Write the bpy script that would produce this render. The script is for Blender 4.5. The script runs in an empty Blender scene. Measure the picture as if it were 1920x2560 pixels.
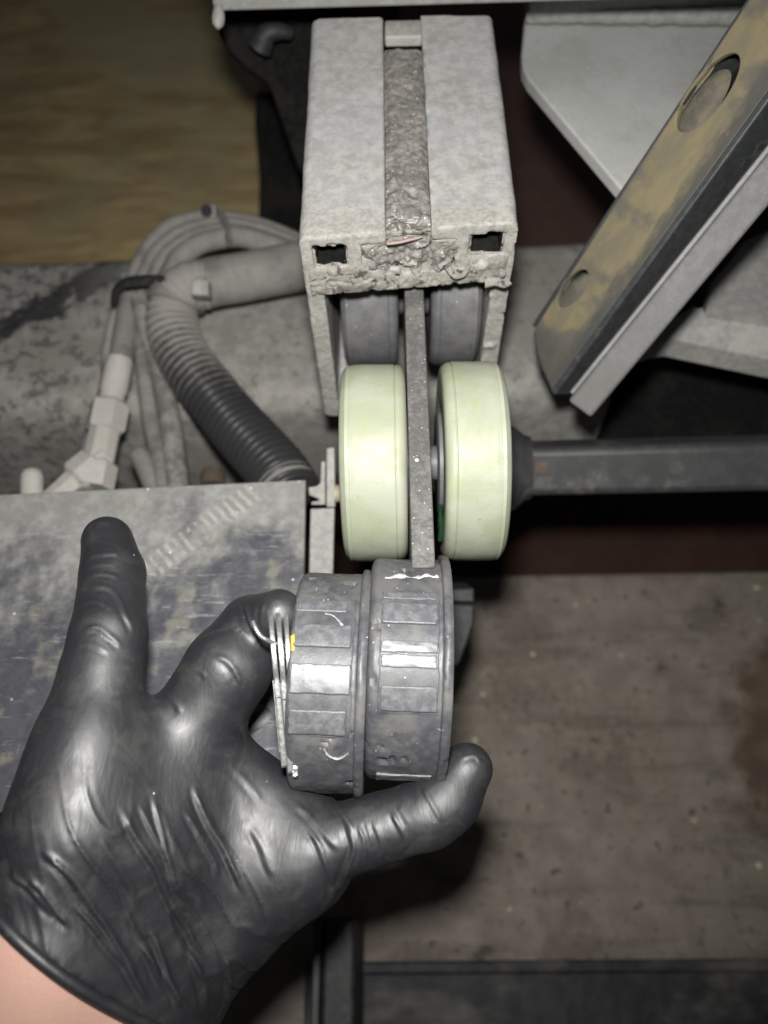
import bpy, bmesh, math, random
import numpy as np
from mathutils import Matrix, Vector

random.seed(4)
rng = np.random.default_rng(7)
sc = bpy.context.scene
COL = sc.collection

# ------------------------------------------------------------------ camera, light, exposure
FPX, CX, CY = 1974.0, 960.0, 1280.0          # focal length / centre in photo pixels
CAM = np.array([0.0, 0.0, 480.0])            # mm, floor is z = 0
_y = np.array([-0.0162, 1.850, -1.0]); _y /= np.linalg.norm(_y)
_z = -np.array([0.0263, -0.5405, -1.0]); _z -= _y * _z.dot(_y); _z /= np.linalg.norm(_z)
_x = np.cross(_y, _z)
RW = np.array([_x, _y, _z])                  # world from camera (right, up, back)

cam_d = bpy.data.cameras.new('camera')
cam_d.sensor_fit = 'VERTICAL'
cam_d.sensor_height = 36.0
cam_d.lens = 36.0 * FPX / 2560.0
cam_d.clip_start = 0.01
cam_d.clip_end = 50.0
cam_d.dof.use_dof = True
cam_d.dof.focus_distance = 0.222
cam_d.dof.aperture_fstop = 8.5
cam = bpy.data.objects.new('camera', cam_d)
COL.objects.link(cam)
cam.matrix_world = Matrix.Translation(Vector(CAM / 1000)) @ Matrix(RW.tolist()).to_4x4()
sc.camera = cam

world = bpy.data.worlds.new('World'); sc.world = world
world.use_nodes = True
world.node_tree.nodes['Background'].inputs[0].default_value = (0.80, 0.90, 1.0, 1)
world.node_tree.nodes['Background'].inputs[1].default_value = 0.028

# the phone's torch, a little above the lens
lamp_d = bpy.data.lights.new('torch', 'SPOT')
lamp_d.energy = 6.6
lamp_d.color = (1.0, 0.985, 0.95)
lamp_d.shadow_soft_size = 0.009
lamp_d.spot_size = math.radians(118)
lamp_d.spot_blend = 1.0
lamp = bpy.data.objects.new('torch', lamp_d)
COL.objects.link(lamp)
_lp = CAM + RW @ np.array([-3.0, 34.0, 0.0])
lamp.matrix_world = Matrix.Translation(Vector(_lp / 1000)) @ Matrix(RW.tolist()).to_4x4()

sc.view_settings.view_transform = 'Standard'
sc.view_settings.look = 'None'
sc.view_settings.exposure = 0.0
sc.view_settings.gamma = 1.0
sc.cycles.max_bounces = 5


# ------------------------------------------------------------------ helpers: places
def U(px, py, d):
    """photo pixel at a distance d (mm) along the view axis -> world mm"""
    v = np.array([(px - CX) / FPX * d, (CY - py) / FPX * d, -d])
    return CAM + RW @ v


def ray(px, py):
    return RW @ np.array([(px - CX) / FPX, (CY - py) / FPX, -1.0])


def UZ(px, py, z):
    r = ray(px, py)
    return CAM + r * ((z - CAM[2]) / r[2])


def proj(p):
    v = (np.asarray(p) - CAM) @ RW
    d = -v[..., 2]
    return CX + v[..., 0] / d * FPX, CY - v[..., 1] / d * FPX, d


def norm(v):
    v = np.asarray(v, float)
    return v / np.linalg.norm(v)


# ------------------------------------------------------------------ helpers: noise
def _hash(i, j, k, seed):
    n = (i * 374761393 + j * 668265263 + k * 2147483647 * 3 + seed * 1274126177).astype(np.int64)
    n = (n ^ (n >> 13)) * 1274126177
    n = (n ^ (n >> 16)) & 0xFFFFFF
    return n.astype(np.float32) / 0x7FFFFF - 1.0


def vnoise(p, seed=0):
    p = np.asarray(p, np.float64)
    i = np.floor(p).astype(np.int64)
    f = (p - i).astype(np.float32)
    f = f * f * f * (f * (f * 6 - 15) + 10)
    x, y, z = i[..., 0], i[..., 1], i[..., 2]
    u, v, w = f[..., 0], f[..., 1], f[..., 2]
    r = 0
    for a in (0, 1):
        for b in (0, 1):
            for c in (0, 1):
                r = r + _hash(x + a, y + b, z + c, seed) * (u if a else 1 - u) * (v if b else 1 - v) * (w if c else 1 - w)
    return r


def fbm(p, octv=3, seed=0):
    r, a = 0, 1.0
    p = np.asarray(p, float)
    for o in range(octv):
        r = r + a * vnoise(p * (2.03 ** o) + o * 17.3, seed + o)
        a *= 0.5
    return r


# ------------------------------------------------------------------ helpers: geometry (world mm)
class G:
    def __init__(self):
        self.v, self.f, self.n = [], [], 0

    def add(self, v, f):
        v = np.asarray(v, float).reshape(-1, 3)
        self.v.append(v)
        self.f += [tuple(int(i) + self.n for i in q) for q in f]
        self.n += len(v)
        return self

    def box(self, o, X, Y, Z, xr, yr, zr):
        o, X, Y, Z = map(np.asarray, (o, X, Y, Z))
        v = [o + X * x + Y * y + Z * z for x in xr for y in yr for z in zr]
        return self.add(v, [(0, 1, 3, 2), (4, 6, 7, 5), (0, 4, 5, 1), (2, 3, 7, 6), (0, 2, 6, 4), (1, 5, 7, 3)])

    def prism(self, poly, thick):
        poly = np.asarray(poly, float); n = len(poly)
        v = np.vstack([poly, poly + np.asarray(thick, float)])
        f = [tuple(range(n)), tuple(reversed(range(n, 2 * n)))]
        f += [(i, i + n, (i + 1) % n + n, (i + 1) % n) for i in range(n)]
        return self.add(v, f)

    def grid(self, P, cu=False, cv=False):
        nu, nv = P.shape[:2]
        f = []
        for i in range(nu if cu else nu - 1):
            for j in range(nv if cv else nv - 1):
                a, b = (i + 1) % nu, (j + 1) % nv
                f.append((i * nv + j, a * nv + j, a * nv + b, i * nv + b))
        return self.add(P.reshape(-1, 3), f)

    def tube(self, pts, rad, n=14, caps=True, sq=1.0, up=None):
        pts = np.asarray(pts, float)
        m = len(pts)
        rad = np.broadcast_to(np.asarray(rad, float), (m,))
        t = np.gradient(pts, axis=0); t /= np.linalg.norm(t, axis=1)[:, None]
        u = np.cross(t[0], [0.31, 0.52, 0.79]) if up is None else np.asarray(up, float)
        rings = []
        for k in range(m):
            u = u - t[k] * u.dot(t[k]); u /= np.linalg.norm(u)
            w = np.cross(t[k], u)
            a = np.linspace(0, 2 * np.pi, n, endpoint=False)
            rings.append(pts[k] + rad[k] * (np.cos(a)[:, None] * u + sq * np.sin(a)[:, None] * w))
        P = np.array(rings)
        b = self.n
        self.grid(P, cv=True)
        if caps:
            self.f.append(tuple(b + i for i in reversed(range(n))))
            self.f.append(tuple(b + (m - 1) * n + i for i in range(n)))
        return self

    def lathe(self, o, axis, prof, n=48, ref=None, closed=False, a0=0.0):
        o = np.asarray(o, float); ax = norm(axis)
        u = norm(np.cross(ax, [0.3, 0.5, 0.8])) if ref is None else norm(np.asarray(ref, float) - ax * np.dot(ref, ax))
        w = np.cross(ax, u)
        a = np.linspace(0, 2 * np.pi, n, endpoint=False) + a0
        P = np.array([[o + ax * s + r * (math.cos(t) * u + math.sin(t) * w) for t in a] for s, r in prof])
        b = self.n
        self.grid(P, cu=closed, cv=True)
        if not closed:
            m = len(prof)
            self.f.append(tuple(b + i for i in reversed(range(n))))
            self.f.append(tuple(b + (m - 1) * n + i for i in range(n)))
        return self


def spline(pts, step=2.0):
    """Catmull-Rom through pts"""
    p = np.asarray(pts, float)
    p = np.vstack([2 * p[0] - p[1], p, 2 * p[-1] - p[-2]])
    out = []
    for i in range(1, len(p) - 2):
        n = max(2, int(np.linalg.norm(p[i + 1] - p[i]) / step))
        t = np.linspace(0, 1, n, endpoint=False)[:, None]
        a, b, c, d = p[i - 1], p[i], p[i + 1], p[i + 2]
        out.append(0.5 * ((2 * b) + (c - a) * t + (2 * a - 5 * b + 4 * c - d) * t ** 2 + (3 * b - a - 3 * c + d) * t ** 3))
    out.append(p[-2][None])
    return np.vstack(out)


def path(pp, step=2.0):
    return spline([U(*q) for q in pp], step)


def surface_nets(vol, org, h):
    """iso surface of a signed distance volume -> verts, quads"""
    ins = vol < 0
    nx, ny, nz = vol.shape
    c = np.zeros((nx - 1, ny - 1, nz - 1), np.uint8)
    offs = [(a, b, d) for a in (0, 1) for b in (0, 1) for d in (0, 1)]
    sl = lambda a, b, d: (slice(a, nx - 1 + a), slice(b, ny - 1 + b), slice(d, nz - 1 + d))
    for o in offs:
        c += ins[sl(*o)]
    act = (c > 0) & (c < 8)
    idx = np.full(act.shape, -1, np.int64)
    ijk = np.argwhere(act)
    idx[act] = np.arange(len(ijk))
    I, J, K = ijk.T
    acc = np.zeros((len(ijk), 3)); cnt = np.zeros(len(ijk))
    vals = {o: vol[I + o[0], J + o[1], K + o[2]] for o in offs}
    for o in offs:
        for ax in range(3):
            if o[ax] == 0:
                q = list(o); q[ax] = 1; q = tuple(q)
                va, vb = vals[o], vals[q]
                m = (va < 0) != (vb < 0)
                t = np.where(m, va / np.where(m, va - vb, 1), 0)
                p = np.zeros((len(ijk), 3)) + np.array(o, float)
                p[:, ax] += t
                acc[m] += p[m]; cnt[m] += 1
    v = org + h * (ijk + acc / cnt[:, None])
    quads = []
    for ax in range(3):
        b, d = (ax + 1) % 3, (ax + 2) % 3
        s0 = [slice(None)] * 3; s1 = [slice(None)] * 3
        s0[ax] = slice(0, -1); s1[ax] = slice(1, None)
        A, B = ins[tuple(s0)], ins[tuple(s1)]
        for flip, m in ((False, A & ~B), (True, ~A & B)):
            e = np.argwhere(m)
            e = e[(e[:, b] > 0) & (e[:, d] > 0) & (e[:, b] < vol.shape[b] - 1) & (e[:, d] < vol.shape[d] - 1)]
            if not len(e):
                continue
            def at(db, dd):
                q = e.copy(); q[:, b] += db; q[:, d] += dd
                return idx[q[:, 0], q[:, 1], q[:, 2]]
            q = np.stack([at(-1, -1), at(0, -1), at(0, 0), at(-1, 0)], 1)
            quads.append(q[:, ::-1] if flip else q)
    q = np.vstack(quads)
    return v, q[(q >= 0).all(1)]


def relax(v, f, it=2, k=0.5):
    """laplacian smoothing"""
    e = np.vstack([f[:, [0, 1]], f[:, [1, 2]], f[:, [2, 3]], f[:, [3, 0]]])
    for _ in range(it):
        s = np.zeros_like(v); n = np.zeros(len(v))
        np.add.at(s, e[:, 0], v[e[:, 1]]); np.add.at(n, e[:, 0], 1)
        np.add.at(s, e[:, 1], v[e[:, 0]]); np.add.at(n, e[:, 1], 1)
        v = v + k * (s / np.maximum(n, 1)[:, None] - v)
    return v


def vert_normals(v, f):
    a = np.cross(v[f[:, 2]] - v[f[:, 0]], v[f[:, 3]] - v[f[:, 1]])
    n = np.zeros_like(v)
    for i in range(4):
        np.add.at(n, f[:, i], a)
    return n / np.maximum(np.linalg.norm(n, axis=1), 1e-9)[:, None]


def smin(a, b, k):
    h = np.clip(0.5 + 0.5 * (b - a) / k, 0, 1)
    return b * (1 - h) + a * h - k * h * (1 - h)


def cone_sdf(P, a, b, ra, rb):
    a = a.astype(np.float32); b = b.astype(np.float32)
    ab = b - a
    t = np.clip(((P - a) @ ab) / ab.dot(ab), 0, 1)
    q = P - a - t[..., None] * ab
    return np.sqrt((q * q).sum(-1)) - (ra + (rb - ra) * t)


def box_sdf(x, z, x0, x1, z0, z1):
    dx = np.maximum(x0 - x, x - x1); dz = np.maximum(z0 - z, z - z1)
    return np.minimum(np.maximum(dx, dz), 0) + np.hypot(np.maximum(dx, 0), np.maximum(dz, 0))


# ------------------------------------------------------------------ helpers: scene objects
BASE = {}


def finish(o, label=None, cat=None, group=None, kind=None):
    if label: o['label'] = label
    if cat: o['category'] = cat
    if group: o['group'] = group
    if kind: o['kind'] = kind
    return o


def thing(name, label, cat, base, group=None):
    o = bpy.data.objects.new(name, None)
    o.empty_display_size = 0.01
    COL.objects.link(o)
    base = np.asarray(base, float)
    o.location = Vector(base / 1000)
    BASE[o.name] = base
    return finish(o, label, cat, group)


def obj(name, g, mat, parent=None, base=None, bevel=0.0, angle=35, seg=2, flat=False):
    if isinstance(g, G):
        v, f = np.vstack(g.v), g.f
    else:
        v, f = g
        f = f.tolist() if isinstance(f, np.ndarray) else f
    if parent is not None:
        wb = BASE[parent.name]
    else:
        wb = np.asarray(base if base is not None else [v[:, 0].mean(), v[:, 1].mean(), v[:, 2].min()], float)
    me = bpy.data.meshes.new(name)
    me.from_pydata(((v - wb) / 1000).tolist(), [], f)
    me.update()
    bm = bmesh.new(); bm.from_mesh(me)
    bmesh.ops.recalc_face_normals(bm, faces=bm.faces)
    bm.to_mesh(me); bm.free()
    if not flat:
        me.shade_smooth()
        me.set_sharp_from_angle(angle=math.radians(angle))
    me.materials.append(mat)
    o = bpy.data.objects.new(name, me)
    COL.objects.link(o)
    if parent is not None:
        o.parent = parent
        BASE[o.name] = wb
    else:
        o.location = Vector(wb / 1000)
        BASE[o.name] = wb
    if bevel:
        m = o.modifiers.new('bevel', 'BEVEL')
        m.width = bevel / 1000; m.segments = seg; m.limit_method = 'ANGLE'; m.angle_limit = math.radians(40)
        m.harden_normals = False
    return o


# ------------------------------------------------------------------ materials
class NT:
    def __init__(self, name):
        self.m = bpy.data.materials.new(name); self.m.use_nodes = True
        self.t = self.m.node_tree
        self.b = self.t.nodes['Principled BSDF']
        tc = self.t.nodes.new('ShaderNodeTexCoord')
        mm = self.t.nodes.new('ShaderNodeVectorMath'); mm.operation = 'SCALE'
        mm.inputs[3].default_value = 1000.0
        self.t.links.new(tc.outputs['Object'], mm.inputs[0])
        self.co = mm.outputs[0]

    def put(self, sock, val):
        if hasattr(val, 'is_output'):
            self.t.links.new(val, sock)
        elif isinstance(val, (tuple, list)) and len(val) == 3 and sock.type == 'RGBA':
            sock.default_value = (*val, 1)
        else:
            sock.default_value = val

    def node(self, typ, ins=None, **kw):
        n = self.t.nodes.new(typ)
        for k, v in kw.items():
            setattr(n, k, v)
        for k, v in (ins or {}).items():
            self.put(n.inputs[k], v)
        return n

    def mapping(self, scale=(1, 1, 1), rot=(0, 0, 0), loc=(0, 0, 0)):
        return self.node('ShaderNodeMapping', {'Vector': self.co, 'Scale': scale, 'Rotation': rot, 'Location': loc}).outputs[0]

    def noise(self, scale, detail=4, rough=0.55, vec=None, dist=0.0):
        return self.node('ShaderNodeTexNoise', {'Vector': vec if vec is not None else self.co, 'Scale': scale, 'Detail': detail,
                                                'Roughness': rough, 'Distortion': dist}).outputs[0]

    def vor(self, scale, vec=None, feature='F1'):
        return self.node('ShaderNodeTexVoronoi', {'Vector': vec if vec is not None else self.co, 'Scale': scale}, feature=feature).outputs[0]

    def step(self, fac, lo, hi, a=0.0, b=1.0):
        return self.node('ShaderNodeMapRange', {'Value': fac, 'From Min': lo, 'From Max': hi, 'To Min': a, 'To Max': b}, interpolation_type='SMOOTHSTEP').outputs[0]

    def math(self, op, a, b=0.0):
        return self.node('ShaderNodeMath', {0: a, 1: b}, operation=op).outputs[0]

    def mix(self, fac, a, b):
        n = self.node('ShaderNodeMix', data_type='RGBA')
        self.put(n.inputs[0], fac); self.put(n.inputs[6], a); self.put(n.inputs[7], b)
        return n.outputs[2]

    def done(self, color, rough=0.6, metal=0.0, height=None, bump=0.0, spec=0.5, **kw):
        self.put(self.b.inputs['Base Color'], color)
        self.put(self.b.inputs['Roughness'], rough)
        self.put(self.b.inputs['Metallic'], metal)
        self.put(self.b.inputs['Specular IOR Level'], spec)
        for k, v in kw.items():
            self.put(self.b.inputs[k], v)
        if height is not None:
            n = self.node('ShaderNodeBump', {'Height': height, 'Strength': 1.0, 'Distance': bump / 1000})
            self.t.links.new(n.outputs[0], self.b.inputs['Normal'])
        return self.m


def dusty(name, c1, c2, dust, cover=(0.45, 0.62), big=0.035, fine=0.35, rough=0.7, metal=0.0, bump=0.25, speck=None, speck_t=0.13,
          speck_s=0.25, pits=None, spec=0.4, grain=1.6, rough2=None):
    """worn surface: two base tones, a third of dust in patches, pale specks, dark pits"""
    n = NT(name)
    a = n.noise(big, 6, 0.6)
    b = n.noise(fine, 5, 0.6)
    g = n.noise(grain, 3, 0.6)
    col = n.mix(n.step(b, 0.38, 0.64), c1, c2)
    dm = n.step(n.math('ADD', n.math('MULTIPLY', a, 0.7), n.math('MULTIPLY', b, 0.3)), *cover)
    col = n.mix(dm, col, dust)
    col = n.mix(n.step(g, 0.3, 0.75, 0.0, 0.35), col, tuple(x * 0.55 for x in c1))
    if pits:
        pn = n.noise(pits[0], 3, 0.5)
        col = n.mix(n.step(pn, pits[1], pits[1] + 0.06, 0.0, pits[3] if len(pits) > 3 else 0.8), col, pits[2])
    if speck:
        v = n.vor(speck_s)
        sel = n.noise(speck_s * 0.9, 1, 0.5)
        col = n.mix(n.math('MULTIPLY', n.step(v, speck_t, speck_t * 0.6), n.step(sel, 0.5, 0.56)), col, speck)
    r = rough if rough2 is None else n.step(dm, 0, 1, rough, rough2)
    h = n.math('ADD', n.math('MULTIPLY', b, 0.7), n.math('MULTIPLY', g, 0.35))
    return n.done(col, r, metal, h, bump, spec)


m_dirt = dusty('packed_grease', (0.13, 0.122, 0.113), (0.21, 0.20, 0.185), (0.29, 0.275, 0.25), cover=(0.45, 0.66), big=0.12, fine=0.6, rough=0.65,
               bump=0.5, speck=(0.7, 0.68, 0.63), speck_t=0.2, speck_s=0.7, spec=0.35)
m_crust = dusty('crusted_dirt', (0.225, 0.21, 0.188), (0.31, 0.295, 0.265), (0.18, 0.168, 0.15), cover=(0.45, 0.6), big=0.14, fine=0.5, rough=0.8,
                bump=0.6, spec=0.25, pits=(0.35, 0.57, (0.045, 0.042, 0.038), 0.85))
m_chip = dusty('metal_shaving', (0.6, 0.58, 0.55), (0.7, 0.68, 0.64), (0.5, 0.46, 0.42), rough=0.35, metal=0.3, bump=0.1)
m_fleck = dusty('torn_plastic', (0.42, 0.42, 0.42), (0.52, 0.52, 0.51), (0.3, 0.3, 0.3), big=0.5, fine=0.8, rough=0.5, bump=0.1)
m_pink = dusty('pink_sliver', (0.33, 0.245, 0.225), (0.38, 0.29, 0.265), (0.28, 0.22, 0.2), rough=0.6, bump=0.1)
m_beam = dusty('galvanised_beam', (0.24, 0.24, 0.228), (0.31, 0.31, 0.295), (0.26, 0.25, 0.222), cover=(0.45, 0.65), rough=0.6, bump=0.25, fine=0.3,
               pits=(0.6, 0.68, (0.2, 0.2, 0.19), 0.5))
m_gusset = dusty('gusset_steel', (0.44, 0.445, 0.435), (0.50, 0.50, 0.485), (0.39, 0.39, 0.375), big=0.03, fine=0.12, rough=0.65, bump=0.1,
                 speck=(0.6, 0.6, 0.6), speck_s=0.12, speck_t=0.08)
m_dark = dusty('black_steel', (0.016, 0.017, 0.018), (0.03, 0.031, 0.032), (0.06, 0.06, 0.058), cover=(0.55, 0.72), rough=0.6, bump=0.2)
m_black_shade = dusty('black_shade', (0.006, 0.006, 0.006), (0.01, 0.01, 0.01), (0.016, 0.015, 0.014), rough=0.9, bump=0.2, spec=0.1)  # near-black; in the rail chambers, rail slot and arm holes it paints shade
m_greybar = dusty('grey_bar', (0.135, 0.132, 0.13), (0.17, 0.166, 0.163), (0.13, 0.127, 0.12), rough=0.7, bump=0.15)
m_greybar2 = dusty('grey_bar_edge', (0.2, 0.2, 0.195), (0.25, 0.25, 0.243), (0.17, 0.17, 0.165), rough=0.6, bump=0.2)
m_bracket = dusty('bracket_steel', (0.25, 0.245, 0.235), (0.31, 0.30, 0.29), (0.37, 0.36, 0.33), cover=(0.45, 0.62), rough=0.75, bump=0.2)
m_shaft = dusty('shaft_steel', (0.032, 0.032, 0.033), (0.044, 0.044, 0.045), (0.10, 0.098, 0.092), cover=(0.55, 0.68), big=0.05, fine=0.14, rough=0.55, bump=0.15,
                speck=(0.25, 0.25, 0.24), speck_s=0.14, speck_t=0.09)
m_maroon = dusty('maroon_floor_pan', (0.040, 0.016, 0.009), (0.050, 0.021, 0.012), (0.06, 0.027, 0.015), rough=0.8, bump=0.1)
m_greyroller = dusty('dusty_grey_roller', (0.095, 0.095, 0.10), (0.115, 0.115, 0.12), (0.135, 0.133, 0.131), big=0.05, fine=0.2, rough=0.55, bump=0.06,
                     speck=(0.5, 0.5, 0.5), speck_s=0.3, speck_t=0.07)
m_plate = dusty('trolley_plate', (0.085, 0.082, 0.08), (0.115, 0.112, 0.108), (0.15, 0.145, 0.137), cover=(0.48, 0.62), big=0.12, fine=0.7, rough=0.6, bump=0.3,
                speck=(0.40, 0.39, 0.38), speck_s=0.6, speck_t=0.16)
m_washer = dusty('washer_steel', (0.10, 0.102, 0.107), (0.12, 0.122, 0.126), (0.12, 0.12, 0.12), rough=0.5, bump=0.05)
m_rust = dusty('rusty_bolt', (0.075, 0.05, 0.034), (0.08, 0.066, 0.053), (0.09, 0.077, 0.064), rough=0.8, bump=0.3)
m_hose = dusty('dusty_hose', (0.21, 0.2, 0.186), (0.255, 0.243, 0.226), (0.15, 0.144, 0.135), big=0.05, fine=0.3, rough=0.85, bump=0.15, spec=0.2)
m_cab1 = dusty('cable_grey', (0.20, 0.19, 0.177), (0.25, 0.24, 0.222), (0.13, 0.125, 0.118), cover=(0.5, 0.62), big=0.05, fine=0.25, rough=0.85, bump=0.2, spec=0.2)
m_cab2 = dusty('cable_dark', (0.13, 0.125, 0.118), (0.18, 0.172, 0.162), (0.26, 0.247, 0.23), cover=(0.48, 0.6), big=0.05, fine=0.25, rough=0.75, bump=0.2, spec=0.25)
m_black = dusty('black_plastic', (0.02, 0.02, 0.021), (0.03, 0.03, 0.03), (0.12, 0.115, 0.105), cover=(0.5, 0.7), rough=0.5, bump=0.1)
m_fit = dusty('dusty_fitting', (0.40, 0.38, 0.35), (0.45, 0.43, 0.40), (0.36, 0.34, 0.31), rough=0.85, bump=0.12, spec=0.2)
m_arm = None
m_armin = dusty('arm_inside', (0.13, 0.113, 0.075), (0.105, 0.095, 0.07), (0.07, 0.066, 0.055), cover=(0.46, 0.6), big=0.07, fine=0.2, rough=0.7, bump=0.2)
m_armblk = dusty('arm_black', (0.035, 0.037, 0.04), (0.05, 0.052, 0.055), (0.12, 0.12, 0.115), cover=(0.55, 0.7), rough=0.5, bump=0.2)
m_yellow = dusty('yellow_plastic', (0.75, 0.46, 0.04), (0.7, 0.42, 0.04), (0.6, 0.4, 0.08), rough=0.4, bump=0.03)
m_green = dusty('green_grease', (0.004, 0.035, 0.012), (0.006, 0.05, 0.016), (0.012, 0.04, 0.016), rough=0.25, bump=0.2)
m_brass = dusty('brass_end', (0.42, 0.34, 0.2), (0.38, 0.32, 0.22), (0.36, 0.33, 0.27), rough=0.6, bump=0.1)


def mat_rail():
    n = NT('rail_alloy')
    a = n.noise(0.05, 5, 0.6); b = n.noise(0.28, 6, 0.65); g = n.noise(1.5, 3, 0.6); p = n.noise(0.7, 4, 0.7)
    sep = n.node('ShaderNodeSeparateXYZ', {0: n.co})
    col = n.mix(n.step(b, 0.36, 0.66), (0.275, 0.275, 0.278), (0.36, 0.356, 0.35))
    col = n.mix(n.step(a, 0.46, 0.64, 0, 0.65), col, n.mix(n.step(b, 0.4, 0.6), (0.245, 0.235, 0.212), (0.33, 0.318, 0.29)))
    # dried mud towards the sawn end
    fy = n.math('ADD', sep.outputs[1], n.math('MULTIPLY', n.math('ADD', a, -0.5), 46.0))
    mud = n.step(n.math('ADD', fy, n.math('MULTIPLY', n.math('ADD', b, -0.5), 22.0)), 22, 4, 0, 0.8)
    col = n.mix(mud, col, n.mix(n.step(p, 0.38, 0.62), (0.21, 0.20, 0.178), (0.315, 0.303, 0.275)))
    col = n.mix(n.step(p, 0.63, 0.72, 0, 0.45), col, (0.19, 0.175, 0.15))
    col = n.mix(n.step(p, 0.34, 0.26, 0, 0.45), col, (0.52, 0.515, 0.50))
    sx = n.noise(0.5, 4, 0.7, vec=n.mapping((0.1, 1.2, 1), (0, 0, 0.08)))
    col = n.mix(n.step(sx, 0.69, 0.74, 0, 0.6), col, (0.6, 0.6, 0.59))
    sy_ = n.noise(0.5, 4, 0.7, vec=n.mapping((1.3, 0.06, 1), (0, 0, -0.03)))
    col = n.mix(n.step(sy_, 0.64, 0.72, 0, 0.45), col, (0.20, 0.19, 0.175))
    h = n.math('ADD', n.math('ADD', n.math('MULTIPLY', b, 0.5), n.math('MULTIPLY', g, 0.3)), n.math('MULTIPLY', n.math('MULTIPLY', p, mud), 1.0))
    return n.done(col, n.step(mud, 0, 1, 0.55, 0.8), 0, h, 0.3, 0.35)


def mat_lug():
    n = NT('polished_lug')
    b = n.noise(0.5, 5, 0.65); c = n.noise(0.12, 4, 0.6)
    col = n.mix(n.step(b, 0.4, 0.65), (0.085, 0.086, 0.094), (0.125, 0.126, 0.133))
    col = n.mix(n.step(c, 0.56, 0.68, 0, 0.7), col, (0.13, 0.128, 0.125))
    col = n.mix(n.step(n.noise(1.1, 4, 0.7), 0.66, 0.72, 0, 0.7), col, (0.36, 0.36, 0.37))
    return n.done(col, n.step(b, 0.35, 0.7, 0.34, 0.50), 0, b, 0.09, 0.5)


def mat_conduit():
    n = NT('conduit_plastic')
    a = n.noise(0.03, 4, 0.6); b = n.noise(0.3, 5, 0.6)
    sep = n.node('ShaderNodeSeparateXYZ', {0: n.co})
    cr = n.node('ShaderNodeAttribute', attribute_name='crest').outputs['Fac']
    # dust lies thick on the upper run; lower down only on the crests of the ribs
    y = n.math('ADD', sep.outputs[1], n.math('MULTIPLY', n.math('ADD', a, -0.5), 30.0))
    y = n.math('ADD', n.math('ADD', y, n.math('MULTIPLY', cr, 11.0)), n.math('MULTIPLY', n.math('ADD', b, -0.5), 26.0))
    m = n.step(y, 2, 44)
    col = n.mix(m, (0.03, 0.03, 0.032), (0.25, 0.235, 0.215))
    return n.done(col, n.step(m, 0, 1, 0.36, 0.85), 0, b, 0.1, 0.45)


def mat_nylon():
    n = NT('cream_nylon')
    a = n.noise(0.035, 5, 0.6, dist=0.6); b = n.noise(0.2, 5, 0.62); g = n.noise(1.2, 3, 0.6)
    col = n.mix(n.step(a, 0.40, 0.62), (0.268, 0.290, 0.205), (0.315, 0.33, 0.262))
    col = n.mix(n.step(b, 0.54, 0.74, 0, 0.75), col, (0.28, 0.29, 0.15))
    col = n.mix(n.step(n.noise(0.11, 4, 0.7, dist=1.2), 0.62, 0.74, 0, 0.45), col, (0.20, 0.22, 0.14))
    sc_ = n.noise(0.9, 4, 0.7, vec=n.mapping((0.25, 1, 1)))
    col = n.mix(n.step(sc_, 0.67, 0.72, 0, 0.7), col, (0.14, 0.145, 0.09))
    col = n.mix(n.step(n.noise(0.5, 5, 0.75), 0.64, 0.74, 0, 0.45), col, (0.17, 0.18, 0.11))
    return n.done(col, n.step(b, 0.3, 0.7, 0.42, 0.56), 0, n.math('ADD', n.math('MULTIPLY', a, 1.0), n.math('MULTIPLY', g, 0.2)), 0.3, 0.32,
                  **{'Subsurface Weight': 0.12, 'Subsurface Radius': (1, 1, 1), 'Subsurface Scale': 0.002})


def mat_oldroller():
    n = NT('worn_black_plastic')
    a = n.noise(0.07, 5, 0.62, dist=0.5); b = n.noise(0.45, 5, 0.6); g = n.noise(2.0, 3, 0.6)
    col = n.mix(n.step(b, 0.4, 0.62), (0.055, 0.056, 0.062), (0.075, 0.076, 0.083))
    col = n.mix(n.step(a, 0.44, 0.58), col, (0.098, 0.097, 0.096))
    col = n.mix(n.step(n.noise(0.13, 4, 0.65), 0.55, 0.7, 0, 0.6), col, (0.075, 0.075, 0.09))
    nick = n.noise(0.55, 5, 0.72, vec=n.mapping((0.6, 1, 1)), dist=0.8)
    col = n.mix(n.step(nick, 0.66, 0.72, 0, 0.8), col, (0.33, 0.33, 0.34))
    v = n.vor(0.5); sel = n.noise(0.35, 1)
    col = n.mix(n.math('MULTIPLY', n.step(v, 0.12, 0.06), n.step(sel, 0.54, 0.60)), col, (0.5, 0.5, 0.5))
    h = n.math('ADD', n.math('MULTIPLY', b, 0.6), n.math('MULTIPLY', g, 0.25))
    return n.done(col, n.step(a, 0.38, 0.62, 0.42, 0.58), 0, h, 0.13, 0.45)


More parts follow.
